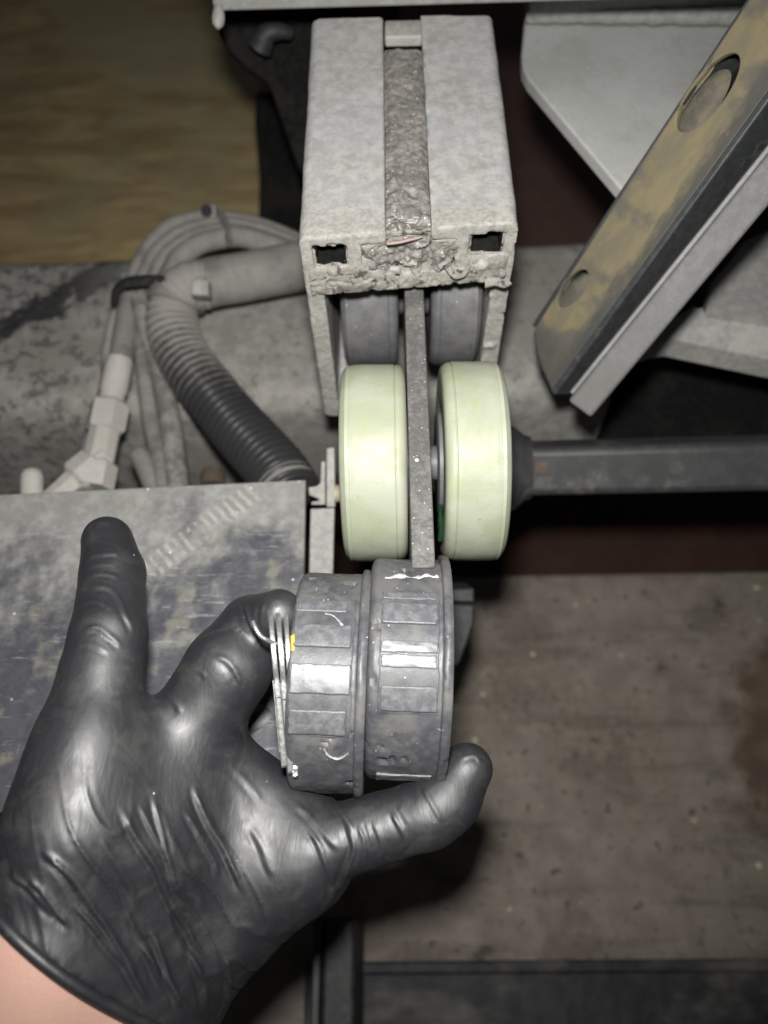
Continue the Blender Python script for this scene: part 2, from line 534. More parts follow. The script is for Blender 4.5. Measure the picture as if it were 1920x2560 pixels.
def mat_glove():
    n = NT('black_nitrile')
    a = n.noise(0.035, 4, 0.6); b = n.noise(0.12, 5, 0.65, dist=0.8); g = n.noise(1.4, 3, 0.6)
    col = n.mix(n.step(a, 0.35, 0.65), (0.012, 0.0125, 0.016), (0.016, 0.0165, 0.0195))
    col = n.mix(n.step(b, 0.50, 0.70, 0, 0.6), col, (0.034, 0.033, 0.029))
    v = n.vor(0.13); sel = n.noise(0.11, 1)
    col = n.mix(n.math('MULTIPLY', n.step(v, 0.045, 0.02), n.step(sel, 0.52, 0.58)), col, (0.5, 0.5, 0.48))
    # fine stretch lines of the thin rubber
    w1 = n.noise(0.55, 3, 0.6, vec=n.mapping((1, 0.22, 0.5), (0.4, 0.1, 0.55)), dist=0.5)
    w2 = n.noise(0.16, 4, 0.6, vec=n.mapping((1, 0.3, 0.6), (0.2, 0.3, 0.35)), dist=0.8)
    w1 = n.math('ABSOLUTE', n.math('ADD', w1, -0.5)); w2 = n.math('ABSOLUTE', n.math('ADD', w2, -0.5))
    h = n.math('ADD', n.math('ADD', n.math('MULTIPLY', w1, 0.5), n.math('MULTIPLY', w2, 1.6)), n.math('MULTIPLY', g, 0.07))
    return n.done(col, n.step(b, 0.35, 0.7, 0.49, 0.60), 0, h, 0.12, 1.0)


def mat_skin():
    n = NT('skin')
    a = n.noise(0.05, 4, 0.6, vec=n.mapping((0.6, 1, 1))); b = n.noise(0.5, 4, 0.6)
    col = n.mix(n.step(a, 0.35, 0.65), (0.56, 0.36, 0.28), (0.60, 0.34, 0.28))
    col = n.mix(n.step(b, 0.4, 0.7, 0, 0.3), col, (0.50, 0.34, 0.27))
    return n.done(col, 0.5, 0, n.vor(1.1), 0.06, 0.4, **{'Subsurface Weight': 0.25, 'Subsurface Radius': (1.0, 0.35, 0.2), 'Subsurface Scale': 0.003})


def line_rot(p, q, base):
    p, q = (np.asarray(p) - base)[:2], (np.asarray(q) - base)[:2]
    a = math.atan2(q[1] - p[1], q[0] - p[0])
    rot = lambda v: (math.cos(-a) * v[0] - math.sin(-a) * v[1], math.sin(-a) * v[0] + math.cos(-a) * v[1])
    return -a, rot(p), rot(q)


def mat_axle():
    n = NT('dusty_axle')
    a = n.noise(0.018, 5, 0.6); b = n.noise(0.13, 6, 0.66); g = n.noise(0.7, 4, 0.6)
    col = n.mix(n.step(b, 0.4, 0.62), (0.21, 0.202, 0.188), (0.28, 0.27, 0.248))
    col = n.mix(n.step(a, 0.46, 0.58), col, (0.21, 0.20, 0.18))
    # pitted black scale showing through the dust, mostly on the left half
    sep = n.node('ShaderNodeSeparateXYZ', {0: n.co})
    left = n.step(sep.outputs[0], 20, -60, 0.0, 1.0)
    pit = n.step(n.math('ADD', n.noise(0.16, 5, 0.7), n.math('MULTIPLY', left, 0.06)), 0.575, 0.67, 0.0, 0.7)
    col = n.mix(n.math('MULTIPLY', pit, left), col, (0.07, 0.065, 0.06))
    # an oil streak running across the top
    aa, l0, l1 = line_rot(UZ(-20, 830, 180), UZ(390, 610, 180), np.array([-120, 270, 100.0]))
    st = n.mapping((1, 1, 1), (0, 0, aa), (0, 0, 0))
    s2 = n.node('ShaderNodeSeparateXYZ', {0: st})
    band = n.math('ABSOLUTE', n.math('ADD', n.math('ADD', s2.outputs[1], -l0[1]), n.math('MULTIPLY', n.math('ADD', n.noise(0.06, 5, 0.65), -0.5), 44.0)))
    col = n.mix(n.math('MULTIPLY', n.step(band, 10.0, 4.0), left), col, (0.035, 0.034, 0.035))
    h = n.math('SUBTRACT', n.math('ADD', b, n.math('MULTIPLY', g, 0.3)), pit)
    return n.done(col, 0.85, 0, h, 0.7, 0.2)


def mat_sheet():
    n = NT('stained_sheet_steel')
    a = n.noise(0.02, 5, 0.62, dist=0.4); b = n.noise(0.16, 6, 0.65); g = n.noise(0.8, 4, 0.6)
    sep = n.node('ShaderNodeSeparateXYZ', {0: n.co})
    col = n.mix(n.step(b, 0.36, 0.66), (0.052, 0.054, 0.066), (0.078, 0.079, 0.088))
    # dust gathers towards the back edge of the sheet
    lvl = n.math('ADD', n.math('MULTIPLY', n.math('ADD', a, -0.5), 230.0), sep.outputs[1])
    dm = n.step(n.math('ADD', lvl, n.math('MULTIPLY', n.math('ADD', b, -0.5), 40.0)), UZ(300, 1640, 225)[1] - 40, UZ(300, 1300, 225)[1] - 40)
    col = n.mix(dm, col, n.mix(n.step(b, 0.36, 0.68), (0.19, 0.186, 0.178), (0.27, 0.266, 0.255)))
    col = n.mix(n.step(n.noise(0.06, 4, 0.6), 0.56, 0.68, 0, 0.7), col, (0.20, 0.19, 0.155))
    # scuffs, and the imprint of a ribbed hose rubbed into the dust
    scr = n.noise(0.6, 4, 0.7, vec=n.mapping((0.12, 1, 1), (0, 0, math.radians(-40))))
    col = n.mix(n.step(scr, 0.58, 0.70, 0, 0.45), col, (0.33, 0.33, 0.32))
    aa, l0, l1 = line_rot(UZ(350, 1440, 225), UZ(655, 1212, 225), np.array([-100, 40, 222.0]))
    im = n.mapping((1, 1, 1), (0, 0, aa), (0, 0, 0))
    s2 = n.node('ShaderNodeSeparateXYZ', {0: im})
    d = n.math('ABSOLUTE', n.math('ADD', s2.outputs[1], -l0[1]))
    inb = n.math('MULTIPLY', n.step(n.math('ADD', d, n.math('MULTIPLY', n.noise(0.25, 3), 3.0)), 7.0, 4.6), n.math('MULTIPLY', n.step(s2.outputs[0], l0[0] - 12, l0[0]), n.step(s2.outputs[0], l1[0] + 2, l1[0] - 12)))
    rib = n.step(n.math('SINE', n.math('ADD', n.math('MULTIPLY', s2.outputs[0], 1.9), n.math('MULTIPLY', n.noise(0.2, 3), 5.0))), -0.5, 0.7)
    inb = n.math('MULTIPLY', inb, n.step(n.noise(0.13, 5, 0.65), 0.36, 0.58))
    col = n.mix(n.math('MULTIPLY', inb, 0.8), col, n.mix(rib, (0.19, 0.186, 0.174), (0.36, 0.355, 0.335)))
    v = n.vor(0.16); sel = n.noise(0.15, 1)
    col = n.mix(n.math('MULTIPLY', n.step(v, 0.09, 0.04), n.step(sel, 0.52, 0.58)), col, (0.6, 0.6, 0.56))
    h = n.math('ADD', n.math('ADD', n.math('MULTIPLY', b, 0.6), n.math('MULTIPLY', g, 0.3)), n.math('MULTIPLY', n.math('MULTIPLY', inb, rib), 0.6))
    return n.done(col, n.step(dm, 0, 1, 0.5, 0.8), 0, h, 0.3, 0.35)


def mat_slab():
    n = NT('brown_concrete')
    a = n.noise(0.008, 5, 0.6); b = n.noise(0.05, 6, 0.66); g = n.noise(0.35, 4, 0.65)
    col = n.mix(n.step(b, 0.38, 0.62), (0.185, 0.155, 0.134), (0.255, 0.22, 0.187))
    col = n.mix(n.step(a, 0.42, 0.60), col, (0.20, 0.175, 0.14))
    col = n.mix(n.step(n.noise(0.018, 4, 0.6), 0.52, 0.62, 0, 0.55), col, (0.12, 0.096, 0.08))
    stk = n.noise(0.05, 5, 0.65, vec=n.mapping((0.12, 1, 1)))
    col = n.mix(n.step(stk, 0.50, 0.64, 0, 0.6), col, (0.115, 0.098, 0.085))
    col = n.mix(n.step(stk, 0.44, 0.32, 0, 0.4), col, (0.26, 0.225, 0.20))
    pit = n.math('MAXIMUM', n.step(n.noise(0.10, 4, 0.65), 0.62, 0.74, 0, 0.75), n.step(n.noise(0.035, 3, 0.6), 0.66, 0.70, 0, 0.6))
    col = n.mix(pit, col, (0.05, 0.04, 0.035))
    v = n.vor(0.06); sel = n.noise(0.05, 1)
    col = n.mix(n.math('MULTIPLY', n.step(v, 0.13, 0.08), n.step(sel, 0.50, 0.56)), col, (0.5, 0.44, 0.33))
    g2 = n.noise(0.2, 4, 0.7)
    col = n.mix(n.step(g2, 0.52, 0.66, 0, 0.5), col, (0.075, 0.06, 0.05))
    col = n.mix(n.step(g2, 0.43, 0.30, 0, 0.4), col, (0.37, 0.325, 0.28))
    # a rusty damp patch
    st = n.node('ShaderNodeVectorMath', {0: n.mapping((1, 0.8, 1), (0, 0, 0), (-252, -75, 0))}, operation='LENGTH').outputs[1]
    w = n.step(n.math('ADD', st, n.math('MULTIPLY', n.math('ADD', b, -0.5), 60.0)), 66, 48)
    col = n.mix(n.math('MULTIPLY', w, 0.75), col, n.mix(n.step(b, 0.4, 0.6), (0.07, 0.038, 0.024), (0.125, 0.075, 0.04)))
    return n.done(col, 0.85, 0, n.math('SUBTRACT', n.math('ADD', b, n.math('MULTIPLY', g, 0.5)), pit), 1.0, 0.25)


def mat_board():
    n = NT('olive_board')
    gr = n.noise(0.03, 6, 0.62, vec=n.mapping((0.3, 1, 1)), dist=1.0)
    f = n.noise(0.10, 5, 0.65, vec=n.mapping((0.28, 1, 1)))
    a = n.noise(0.007, 4, 0.6)
    col = n.mix(n.step(gr, 0.36, 0.64), (0.29, 0.205, 0.105), (0.50, 0.385, 0.20))
    col = n.mix(n.step(f, 0.42, 0.68, 0, 0.7), col, (0.29, 0.20, 0.10))
    col = n.mix(n.step(a, 0.45, 0.62, 0, 0.7), col, (0.38, 0.34, 0.2))
    return n.done(col, 0.8, 0, f, 0.6, 0.25)


def mat_key():
    n = NT('nickel_key')
    b = n.noise(0.9, 4, 0.6)
    return n.done(n.mix(n.step(b, 0.4, 0.65), (0.80, 0.80, 0.79), (0.55, 0.55, 0.54)), n.step(b, 0.35, 0.7, 0.26, 0.42), 0.9, b, 0.05, 0.8)


def mat_strip():
    n = NT('dark_floor_steel')
    a = n.noise(0.02, 5, 0.6, vec=n.mapping((0.5, 1, 1))); b = n.noise(0.09, 5, 0.65)
    col = n.mix(n.step(b, 0.4, 0.65), (0.013, 0.014, 0.018), (0.03, 0.031, 0.034))
    col = n.mix(n.step(a, 0.52, 0.68), col, (0.11, 0.10, 0.085))
    return n.done(col, 0.6, 0, b, 0.4, 0.3)


m_rail, m_lug = mat_rail(), mat_lug()
m_conduit, m_nylon, m_old, m_glove, m_skin = mat_conduit(), mat_nylon(), mat_oldroller(), mat_glove(), mat_skin()
m_axle, m_sheet, m_slab, m_board, m_key, m_strip = mat_axle(), mat_sheet(), mat_slab(), mat_board(), mat_key(), mat_strip()
XA, YA, ZA = np.eye(3)

# ------------------------------------------------------------------ the setting
YB = UZ(1500, 1434, 0)[1]
slab = obj('floor', G().box((0, 0, 0), XA, YA, ZA, (-600, 700), (-500, YB), (-60, 0)), m_slab, base=(0, 0, 0), bevel=2)
finish(slab, kind='structure')
pan = obj('pit_floor', G().box((0, 0, 0), XA, YA, ZA, (-900, 900), (YB - 1, 1200), (-120, -64)), m_maroon, base=(0, 400, -120))
finish(pan, kind='structure')
bp = [UZ(px, py, 60) for px, py in ((-700, 760), (650, 760), (650, -260), (-700, -260))]
brd = obj('board_floor', G().prism(bp, (0, 0, -120)), m_board, base=(-200, 500, -60), bevel=1)
finish(brd, kind='structure')

m_maroon2 = dusty('maroon_board', (0.10, 0.056, 0.046), (0.115, 0.065, 0.052), (0.13, 0.076, 0.06), rough=0.8, bump=0.1)
bp = [UZ(px, py, 10) for px, py in ((1000, 700), (1720, 700), (1720, -200), (1000, -200))]
brd2 = obj('maroon_floor', G().prism(bp, (0, 0, -70)), m_maroon2, base=(150, 500, -60), bevel=1)
finish(brd2, kind='structure')

# dark steel strip let into the floor, and the post beside it
sy = UZ(1400, 2405, 6)[1]
strip = thing('floor_strip', 'dark bluish steel strip lying across the brown concrete floor', 'strip', (120, sy - 60, 0.5))
obj('strip_plate', G().box((0, 0, 0), XA, YA, ZA, (-52, 560), (sy - 150, sy), (0.5, 6)), m_strip, strip, bevel=1.5)
obj('strip_lip', G().box((0, 0, 0), XA, YA, ZA, (-52, 560), (sy - 5, sy + 1), (6, 10)), m_strip, strip, bevel=1.2)
p0, p1 = UZ(815, 2300, 30), UZ(905, 2300, 30)
post = thing('upright_post', 'dark upright box post standing on the floor under the wrist', 'post', (p0[0] * .5 + p1[0] * .5, p0[1], 0))
obj('post_tube', G().box((0, 0, 0), XA, YA, ZA, (p0[0] + 4, p1[0]), (p0[1] - 220, p0[1]), (0, 90)), m_dark, post, bevel=2)
obj('post_edge', G().box((0, 0, 0), XA, YA, ZA, (p0[0], p0[0] + 3.6), (p0[1] - 220, p0[1] + 1), (0, 92)), m_shaft, post, bevel=0.8)

# ------------------------------------------------------------------ cross beam with its gusset
ZR = 312.0                                     # top of the rail
e0 = UZ(535, 31, ZR + 0.6)
YBM = e0[1]
beam = thing('cross_beam', 'grey galvanised cross beam resting over the far end of the rail', 'beam', (60, YBM, ZR + 1.0))
bg = G().box((0, 0, 0), XA, YA, ZA, (e0[0], 420), (YBM, YBM + 60), (ZR + 0.6, ZR + 70))
obj('beam_tube', bg, m_beam, beam, bevel=1.2, seg=3)
# weld bead + drips
wp = [UZ(px, py, ZR - 33) for px, py in ((1316, 38), (1450, 40), (1600, 42), (1760, 44), (1990, 46))]
wl = spline(wp, 1.0)
wr = 3.2 + 0.5 * fbm(wl * 0.35, 3, 3)
obj('weld_bead', G().tube(wl + np.array([0, 1.0, -0.5]), wr, 12), m_beam, beam)
for i, (px, py, r) in enumerate(((1458, 48, 2.2), (1583, 50, 2.4), (1712, 50, 2.0), (1390, 47, 1.6))):
    c = UZ(px, py, ZR - 36)
    obj('weld_drip', G().lathe(c, (0.1, -0.9, -0.3), [(-r, r * .3), (-r * .6, r), (r * .5, r * .9), (r * 1.3, r * .25)], 10), m_beam, beam)
c = U(546, 40, 285)
obj('weld_drip', G().lathe(c, U(545, 62, 285) - U(546, 30, 285), [(-4, 1.2), (-2, 2.0), (1, 2.4), (3.2, 2.0), (4.4, 0.8)], 14), m_beam, beam)
gp = [UZ(px, py, ZR - 38) for px, py in ((1312, 40), (1304, 140), (1308, 172), (1322, 198), (1440, 338), (1560, 480), (1610, 530), (1760, 330), (1850, 180), (1930, 40))]
wy = wl[:, 1].mean()
obj('beam_flange', G().box((0, 0, 0), XA, YA, ZA, (UZ(1316, 38, ZR - 33)[0], 420), (wy + 2, wy + 40), (ZR - 36, ZR + 0.4)), m_beam, beam, bevel=1.0)
obj('gusset_plate', G().prism(gp, (0, 0, -6)), m_gusset, beam, bevel=0.8)

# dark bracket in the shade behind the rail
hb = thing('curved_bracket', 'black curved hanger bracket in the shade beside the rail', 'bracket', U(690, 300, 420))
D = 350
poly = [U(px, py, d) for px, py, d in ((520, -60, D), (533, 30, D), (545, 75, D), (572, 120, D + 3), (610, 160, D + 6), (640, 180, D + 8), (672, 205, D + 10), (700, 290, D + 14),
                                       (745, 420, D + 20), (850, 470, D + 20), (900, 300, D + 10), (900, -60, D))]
obj('bracket_plate', G().prism(poly, RW @ np.array([0, 0, -8.0])), m_black_shade, hb, bevel=1.5)
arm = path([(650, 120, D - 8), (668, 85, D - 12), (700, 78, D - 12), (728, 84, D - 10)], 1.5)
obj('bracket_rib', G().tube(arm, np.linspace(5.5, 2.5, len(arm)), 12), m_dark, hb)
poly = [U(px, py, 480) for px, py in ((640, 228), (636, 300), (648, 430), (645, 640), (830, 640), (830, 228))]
obj('bracket_leg', G().prism(poly, RW @ np.array([0, 0, -12.0])), m_black_shade, hb, bevel=1.5)

# ------------------------------------------------------------------ the rail (iso surface of its section)
XL, XR = -28.3, 38.3
YF, YE = 184.0, UZ(1000, 41, ZR)[1]


def rail_geometry():
    h = 0.75
    ox, oy, oz = XL - 4, YF - 6, ZR - 96
    nx, ny, nz = int((XR - XL + 8) / h), int((YE - oy + 3) / h), int(100 / h)
    X = (ox + h * np.arange(nx, dtype=np.float32))[:, None]
    Z = (oz + h * np.arange(nz, dtype=np.float32))[None, :] - ZR
    m = (XL + XR) / 2
    x = X - m
    hw = (XR - XL) / 2
    outer = box_sdf(x, Z, -hw + 3, hw - 3, -91 + 2, -3) - 3.0
    cuts = [box_sdf(x, Z, -hw + 4.2, -hw + 14.2, -12.2, -4.2) - 0.3,
            box_sdf(x, Z, hw - 14.2, hw - 4.2, -12.2, -4.2) - 0.3,
            box_sdf(x, Z, -14.2, 14.2, -17.0, -5.0) - 0.3,
            box_sdf(x, Z, -6.9, 6.9, -6, 5),
            box_sdf(x, Z, -hw + 8.0, hw - 8.0, -82, -24.5) - 2.0,
            box_sdf(x, Z, -hw + 15, hw - 15, -110, -70)]
    d2 = outer
    for c in cuts:
        d2 = np.maximum(d2, -c)
    Y = oy + h * np.arange(ny, dtype=np.float32)
    P = np.empty((nx, ny, nz, 3), np.float32)
    P[..., 0] = X[:, None, :]; P[..., 1] = Y[None, :, None]; P[..., 2] = Z[:, None, :]
    front = YF + (X - XL) * (5.0 / 65.0)                        # slightly skewed saw cut
    df = (front[:, None, :] - P[..., 1])
    d = np.maximum(np.broadcast_to(d2[:, None, :], (nx, ny, nz)), df)
    d = np.maximum(d, P[..., 1] - YE)
    near = np.clip(1 - (P[..., 1] - front[:, None, :]) / 22.0, 0, 1)
    rough = fbm(P * 0.11, 2, 5) * 0.12 + near ** 2 * (fbm(P * 0.3, 3, 9) * 0.2)
    d = d + rough
    # lumps of dried dirt baked on to the sawn end
    lump = np.full(d.shape, 99, np.float32)
    for k in range(22):
        zc = -rng.uniform(13, 24) if k < 18 else -rng.uniform(24, 60)
        xc = XL + rng.uniform(1, 64) if k < 18 else (XL + rng.uniform(1, 6) if k % 2 else XR - rng.uniform(1, 6))
        c = np.array([xc, YF + (xc - XL) * 5 / 65 + rng.uniform(-0.3, 1.6), zc], np.float32)
        r = rng.uniform(0.7, 1.7)
        q = (P - c) / np.array([1.6, 0.8, 1.0], np.float32)
        lump = np.minimum(lump, np.sqrt((q * q).sum(-1)) - r)
    lump = lump + fbm(P * 0.5, 2, 21) * 0.5
    # keep the two little holes open
    hole = np.minimum(cuts[0], cuts[1])[:, None, :]
    lump = np.maximum(lump, -(hole + 0.0))
    lump = np.maximum(lump, -np.broadcast_to(cuts[4][:, None, :], d.shape))
    d = smin(d, lump, 0.8)
    return surface_nets(d, np.array([ox, oy, oz]), h)


rv, rf = rail_geometry()
rv = rv.copy()
rail = thing('slide_rail', 'pale grey alloy slide rail with a slotted top and crusted sawn end', 'rail', ((XL + XR) / 2, YF, ZR - 91))
obj('rail_profile', (rv, rf), m_rail, rail, angle=50)


def heightfield(f, xs, ys, zb):
    P = np.array([[[x, y, f(x, y)] for y in ys] for x in xs])
    g = G().grid(P)
    return g


# packed grease in the slot: top surface, and the plug that fills the section at the sawn end
XM = (XL + XR) / 2
YG = UZ(1000, 124, ZR - 5)[1]


def grease():
    h = 0.5
    org = np.array([XM - 17, YF - 3, ZR - 20.0])
    n = np.array([int(34 / h), int(110 / h), int(22 / h)])
    P = np.stack(np.meshgrid(*[org[i] + h * np.arange(n[i]) for i in range(3)], indexing='ij'), -1).astype(np.float32)
    x, y, z = P[..., 0] - XM, P[..., 1], P[..., 2] - ZR
    yf = YF + (P[..., 0] - XL) * 5 / 65 + 0.4
    top = -3.6 - 3.0 * np.clip((y - yf - 4) / 14, 0, 1) - np.clip((y - yf - 10) / 60, 0, 1) * 1.0
    slot = np.maximum(np.abs(x) - 6.75, np.maximum(z - top, -16.8 - z))
    body = np.maximum(np.abs(x) - 13.9, np.maximum(z + 6.6 - np.clip((9 - np.abs(x)) * 0.5, 0, 2), -16.9 - z))
    d = smin(slot, body, 1.5)
    d = np.maximum(d, yf - y); d = np.maximum(d, y - YG)
    near = np.clip(1 - (y - yf) / 30.0, 0, 1)
    d = d + fbm(P * 0.28, 3, 31) * (0.30 + 1.3 * near) + fbm(P * 0.9, 2, 37) * (0.16 + 0.30 * near)
    return surface_nets(d, org, h)


obj('packed_grease', grease(), m_dirt, rail, angle=60)


def crust():
    """flaking, layered crust on the sawn end of the rail"""
    h = 0.5
    org = np.array([XL - 1.5, YF - 5, ZR - 27.0])
    n = np.array([int(69 / h), int(16 / h), int(28 / h)])
    P = np.stack(np.meshgrid(*[org[i] + h * np.arange(n[i]) for i in range(3)], indexing='ij'), -1).astype(np.float32)
    yf = YF + (P[..., 0] - XL) * 5 / 65
    x = P[..., 0] - XM; z = P[..., 2] - ZR
    # thickness map over the end face
    low = 1 / (1 + np.exp((z + 12.6) * 1.6))
    mid = np.exp(-(np.maximum(np.abs(x) - 13, 0) / 2.0) ** 2) * (z < -5)
    plug = np.clip(1.25 - np.hypot(x / 11.5, (z + 11.0) / 6.5), 0, 1) * 4
    th = -0.9 + 1.5 * np.maximum(low, mid * 0.9) - np.clip(plug, 0, 2.5)
    F2 = np.stack([P[..., 0] * 0.13, 0 * z, z * 0.22], -1)
    th = th + 0.5 * fbm(F2, 4, 51) + 0.3 * np.exp(-((z + 20) / 2.5) ** 2)
    crackn = np.abs(vnoise(np.stack([P[..., 0] * 0.22, P[..., 1] * 0.1, z * 0.42], -1), 53))
    th = th - 1.1 * np.exp(-(crackn / 0.05) ** 2)
    face = np.maximum(np.maximum(np.abs(x) - 31.6, -23.4 - z), z + 1.2)
    hw = 33.3
    holes = np.minimum(box_sdf(x, z, -hw + 4.8, -hw + 13.8, -11.6, -4.6), box_sdf(x, z, hw - 13.8, hw - 4.8, -11.6, -4.6))
    holes = np.minimum(holes, np.hypot(x + 16.5, (z + 17.5) * 1.4) - 2.0)
    holes = np.minimum(holes, np.hypot(x - 16.0, (z + 14.5) * 1.2) - 2.6)
    d = np.maximum(np.maximum(yf - th - P[..., 1], P[..., 1] - yf - 2.2), np.maximum(face, -holes))
    d = d + fbm(P * np.array([0.45, 0.6, 0.75], np.float32), 3, 57) * 0.2 + np.clip(fbm(P * 0.55, 3, 61) - 0.35, 0, 1) * 0.9
    return surface_nets(d, org, h)


obj('dirt_crust', crust(), m_crust, rail, angle=60)

hw_ = (XR - XL) / 2
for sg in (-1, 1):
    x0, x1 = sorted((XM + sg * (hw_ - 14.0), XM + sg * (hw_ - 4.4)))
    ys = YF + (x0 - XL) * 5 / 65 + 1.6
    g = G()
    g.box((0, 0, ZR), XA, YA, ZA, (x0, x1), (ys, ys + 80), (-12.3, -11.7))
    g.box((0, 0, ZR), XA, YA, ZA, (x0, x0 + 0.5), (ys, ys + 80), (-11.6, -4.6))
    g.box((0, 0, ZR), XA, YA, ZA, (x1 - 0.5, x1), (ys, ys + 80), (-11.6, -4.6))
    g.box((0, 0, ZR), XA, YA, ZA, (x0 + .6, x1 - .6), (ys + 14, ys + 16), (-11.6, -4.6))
    obj('chamber_shade', g, m_black_shade, rail)  # thin black lining, painted-in shade inside the two end holes
obj('slot_shade', G().box((0, 0, ZR), XA, YA, ZA, (XM - 13.8, XM + 13.8), (YG - 2, YE - 0.5), (-17.0, -16.0)), m_black_shade, rail)  # black plate standing in for shade deep in the open slot

# flakes and shavings in the grease
sh = G()
for i in range(230):
    y = YF + rng.uniform(4, YG - YF - 2); x = XM + rng.uniform(-6.2, 6.2)
    L = rng.uniform(0.4, 1.5) * (1.0 if i % 9 else 2.2); w = rng.uniform(0.1, 0.28)
    a = rng.uniform(0, np.pi)
    zt = ZR - (3.6 + 3.0 * min(1, max(0, (y - YF - 7) / 14)) + min(1, max(0, (y - YF - 13) / 60)) * 1.0) + rng.uniform(-0.1, 0.35)
    X = np.array([math.cos(a), math.sin(a), rng.uniform(-.25, .25)]); Yv = np.array([-math.sin(a), math.cos(a), 0])
    sh.box((x, y, zt), X, Yv, ZA, (-L, L), (-w, w), (0, 0.15))
o = obj('shavings', sh, m_chip, rail, flat=True); o['kind'] = 'stuff'
fp = [U(843, 608, 0)]
sl = [UZ(px, py, ZR - 2.2) for px, py in ((966, 609), (1000, 605), (1020, 600), (1056, 592))]
obj('pink_sliver', G().tube(spline(sl, 1), [0.9, 1.0, 1.1] + [1.0] * (len(spline(sl, 1)) - 5) + [0.8, 0.5], 8, sq=0.5), m_pink, rail)
c = UZ(985, 218, ZR - 6.9)
obj('pink_sliver', G().box(c, norm((1, -0.3, 0.05)), norm((0.3, 1, 0)), ZA, (-1.8, 1.9), (-0.75, 0.7), (0, 0.6)), m_pink, rail, bevel=0.25)
for k, (pts, r) in enumerate((([(1120, 668), (1136, 690), (1160, 686), (1172, 664)], 0.55), ([(1098, 668), (1112, 658), (1126, 650)], 0.5),
                              ([(1212, 706), (1240, 704), (1262, 712), (1276, 704)], 0.9), ([(860, 674), (882, 690), (900, 688)], 0.5))):
    P = spline([UZ(px, py, 0) for px, py in pts], 1)
    P = np.array([U(px, py, 243.0 + 0.08 * (py - 600)) for px, py in pts])
    P = spline(P, 0.7)
    obj('dirt_flake', G().tube(P, np.linspace(r, r * .5, len(P)), 8, sq=2.0), m_crust, rail)

# stop block held in the slot
blk = [UZ(px, py, ZR - 3.0) for px, py in ((961, 50), (1056, 48), (1057, 90), (962, 92))]
stop = obj('stop_block', G().prism(blk, (0, 0, -4.0)), m_bracket, None, base=blk[0] - np.array([0, 0, 4.0]), bevel=0.7)
finish(stop, 'small grey stop block wedged in the rail slot under the beam', 'block')

# ------------------------------------------------------------------ roller trolley
ZW, YW = 480 - 225.0, 140.0


def wheel_profile(w, r, seam, bore=6.0):
    s = w / 2
    pr = [(-s + 1.2, bore), (-s + 1.2, r * 0.50), (-s + 0.4, r * 0.56), (-s, r * 0.62), (-s, r - 3.4)]
    pr += [(-s + 3.0 - 3.0 * math.cos(a), r - 3.4 + 3.2 * math.sin(a)) for a in np.linspace(0.25, 1.45, 6)]
    pr += [(-s + 3.15, r - 0.2), (-s + 3.3, r - 0.42), (-s + 3.5, r - 0.42), (-s + 3.65, r - 0.08)]
    n_mid = 12
    pr += [(x, r) for x in np.linspace(-s + 3.9, s - 3.9, n_mid)]
    rt = [(-a, b) for a, b in reversed(pr[:len(pr) - n_mid])]
    pr = pr + rt
    fl = [(a, r - 0.06) if (a * seam < 0 and r - 0.5 < b < r - 0.3) else (a, b) for a, b in pr]
    return fl


def wheel(name, parent, x0, x1, y, z, r, mat, wob, seed):
    c = np.array([(x0 + x1) / 2, y, z])
    g = G().lathe(c, XA, wheel_profile(x1 - x0, r, 1 if x0 < 0 else -1), 128, closed=True, ref=(0, -0.3, 1))
    v = np.vstack(g.v)
    dv = v - c; rad = np.linalg.norm(dv[:, 1:], axis=1)
    k = 1 + (fbm(v * 0.07, 3, seed) * wob) / np.maximum(rad, 6) * (rad > 24)
    v[:, 1:] = c[1:] + dv[:, 1:] * k[:, None]
    g.v = [v]
    o = obj(name, g, mat, parent, angle=32)
    return o


trolley = thing('roller_trolley', 'roller trolley with two cream wheels and two grey wheels on a flat bar', 'trolley', (11, 150, 215))
wl_ = wheel('wheel', trolley, -17.2, 3.3, YW, ZW, 32.8, m_nylon, 0.25, 3); wl_['label'] = 'cream nylon wheel with a glossy scuffed tread left of the bar'
wr_ = wheel('wheel', trolley, 14.6, 34.4, YW, ZW, 33.0, m_nylon, 0.25, 8); wr_['label'] = 'cream nylon wheel with green grease beside the bar'
g1 = wheel('wheel', trolley, -18.8, 1.7, 222, ZW + 0.3, 32.0, m_greyroller, 0.1, 12); g1['label'] = 'dust grey wheel inside the rail'
g2 = wheel('wheel', trolley, 13.2, 31.4, 222, ZW + 0.3, 32.0, m_greyroller, 0.1, 15); g2['label'] = 'dust grey wheel inside the rail'
# flat bar with axles and washers
pn0 = UZ(1059, 1420, 282.5); pf0 = UZ(1035, 725, 283)
dirb = norm((pf0 - pn0) * np.array([1, 1, 0]))
sideb = np.cross(dirb, ZA)
ctr = (pn0 + pf0) / 2; ctr[2] = 0
half = np.linalg.norm((pf0 - pn0)[:2]) / 2
obj('flat_bar', G().box(ctr, sideb, dirb, ZA, (-3.2, 3.2), (-half, half + 70), (240, 283)), m_plate, trolley, bevel=0.5)
for xx, yy in ((0, YW), (1, 222.0)):
    obj('axle', G().lathe((-17, yy, ZW), XA, [(0, 5.8), (50, 5.8)], 24), m_washer, trolley)
for x0, x1 in ((3.0, 6.4), (13.4, 15.2)):
    obj('washer', G().lathe((x0, YW, ZW), XA, [(0, 16.5), (0.3, 17.2), (x1 - x0 - .3, 17.2), (x1 - x0, 16.5)], 64), m_washer, trolley)
obj('washer', G().lathe((1.6, 222, ZW), XA, [(0, 12), (3.6, 12)], 48), m_greyroller, trolley)
obj('washer', G().lathe((11.4, 222, ZW), XA, [(0, 12), (2.0, 12)], 48), m_greyroller, trolley)
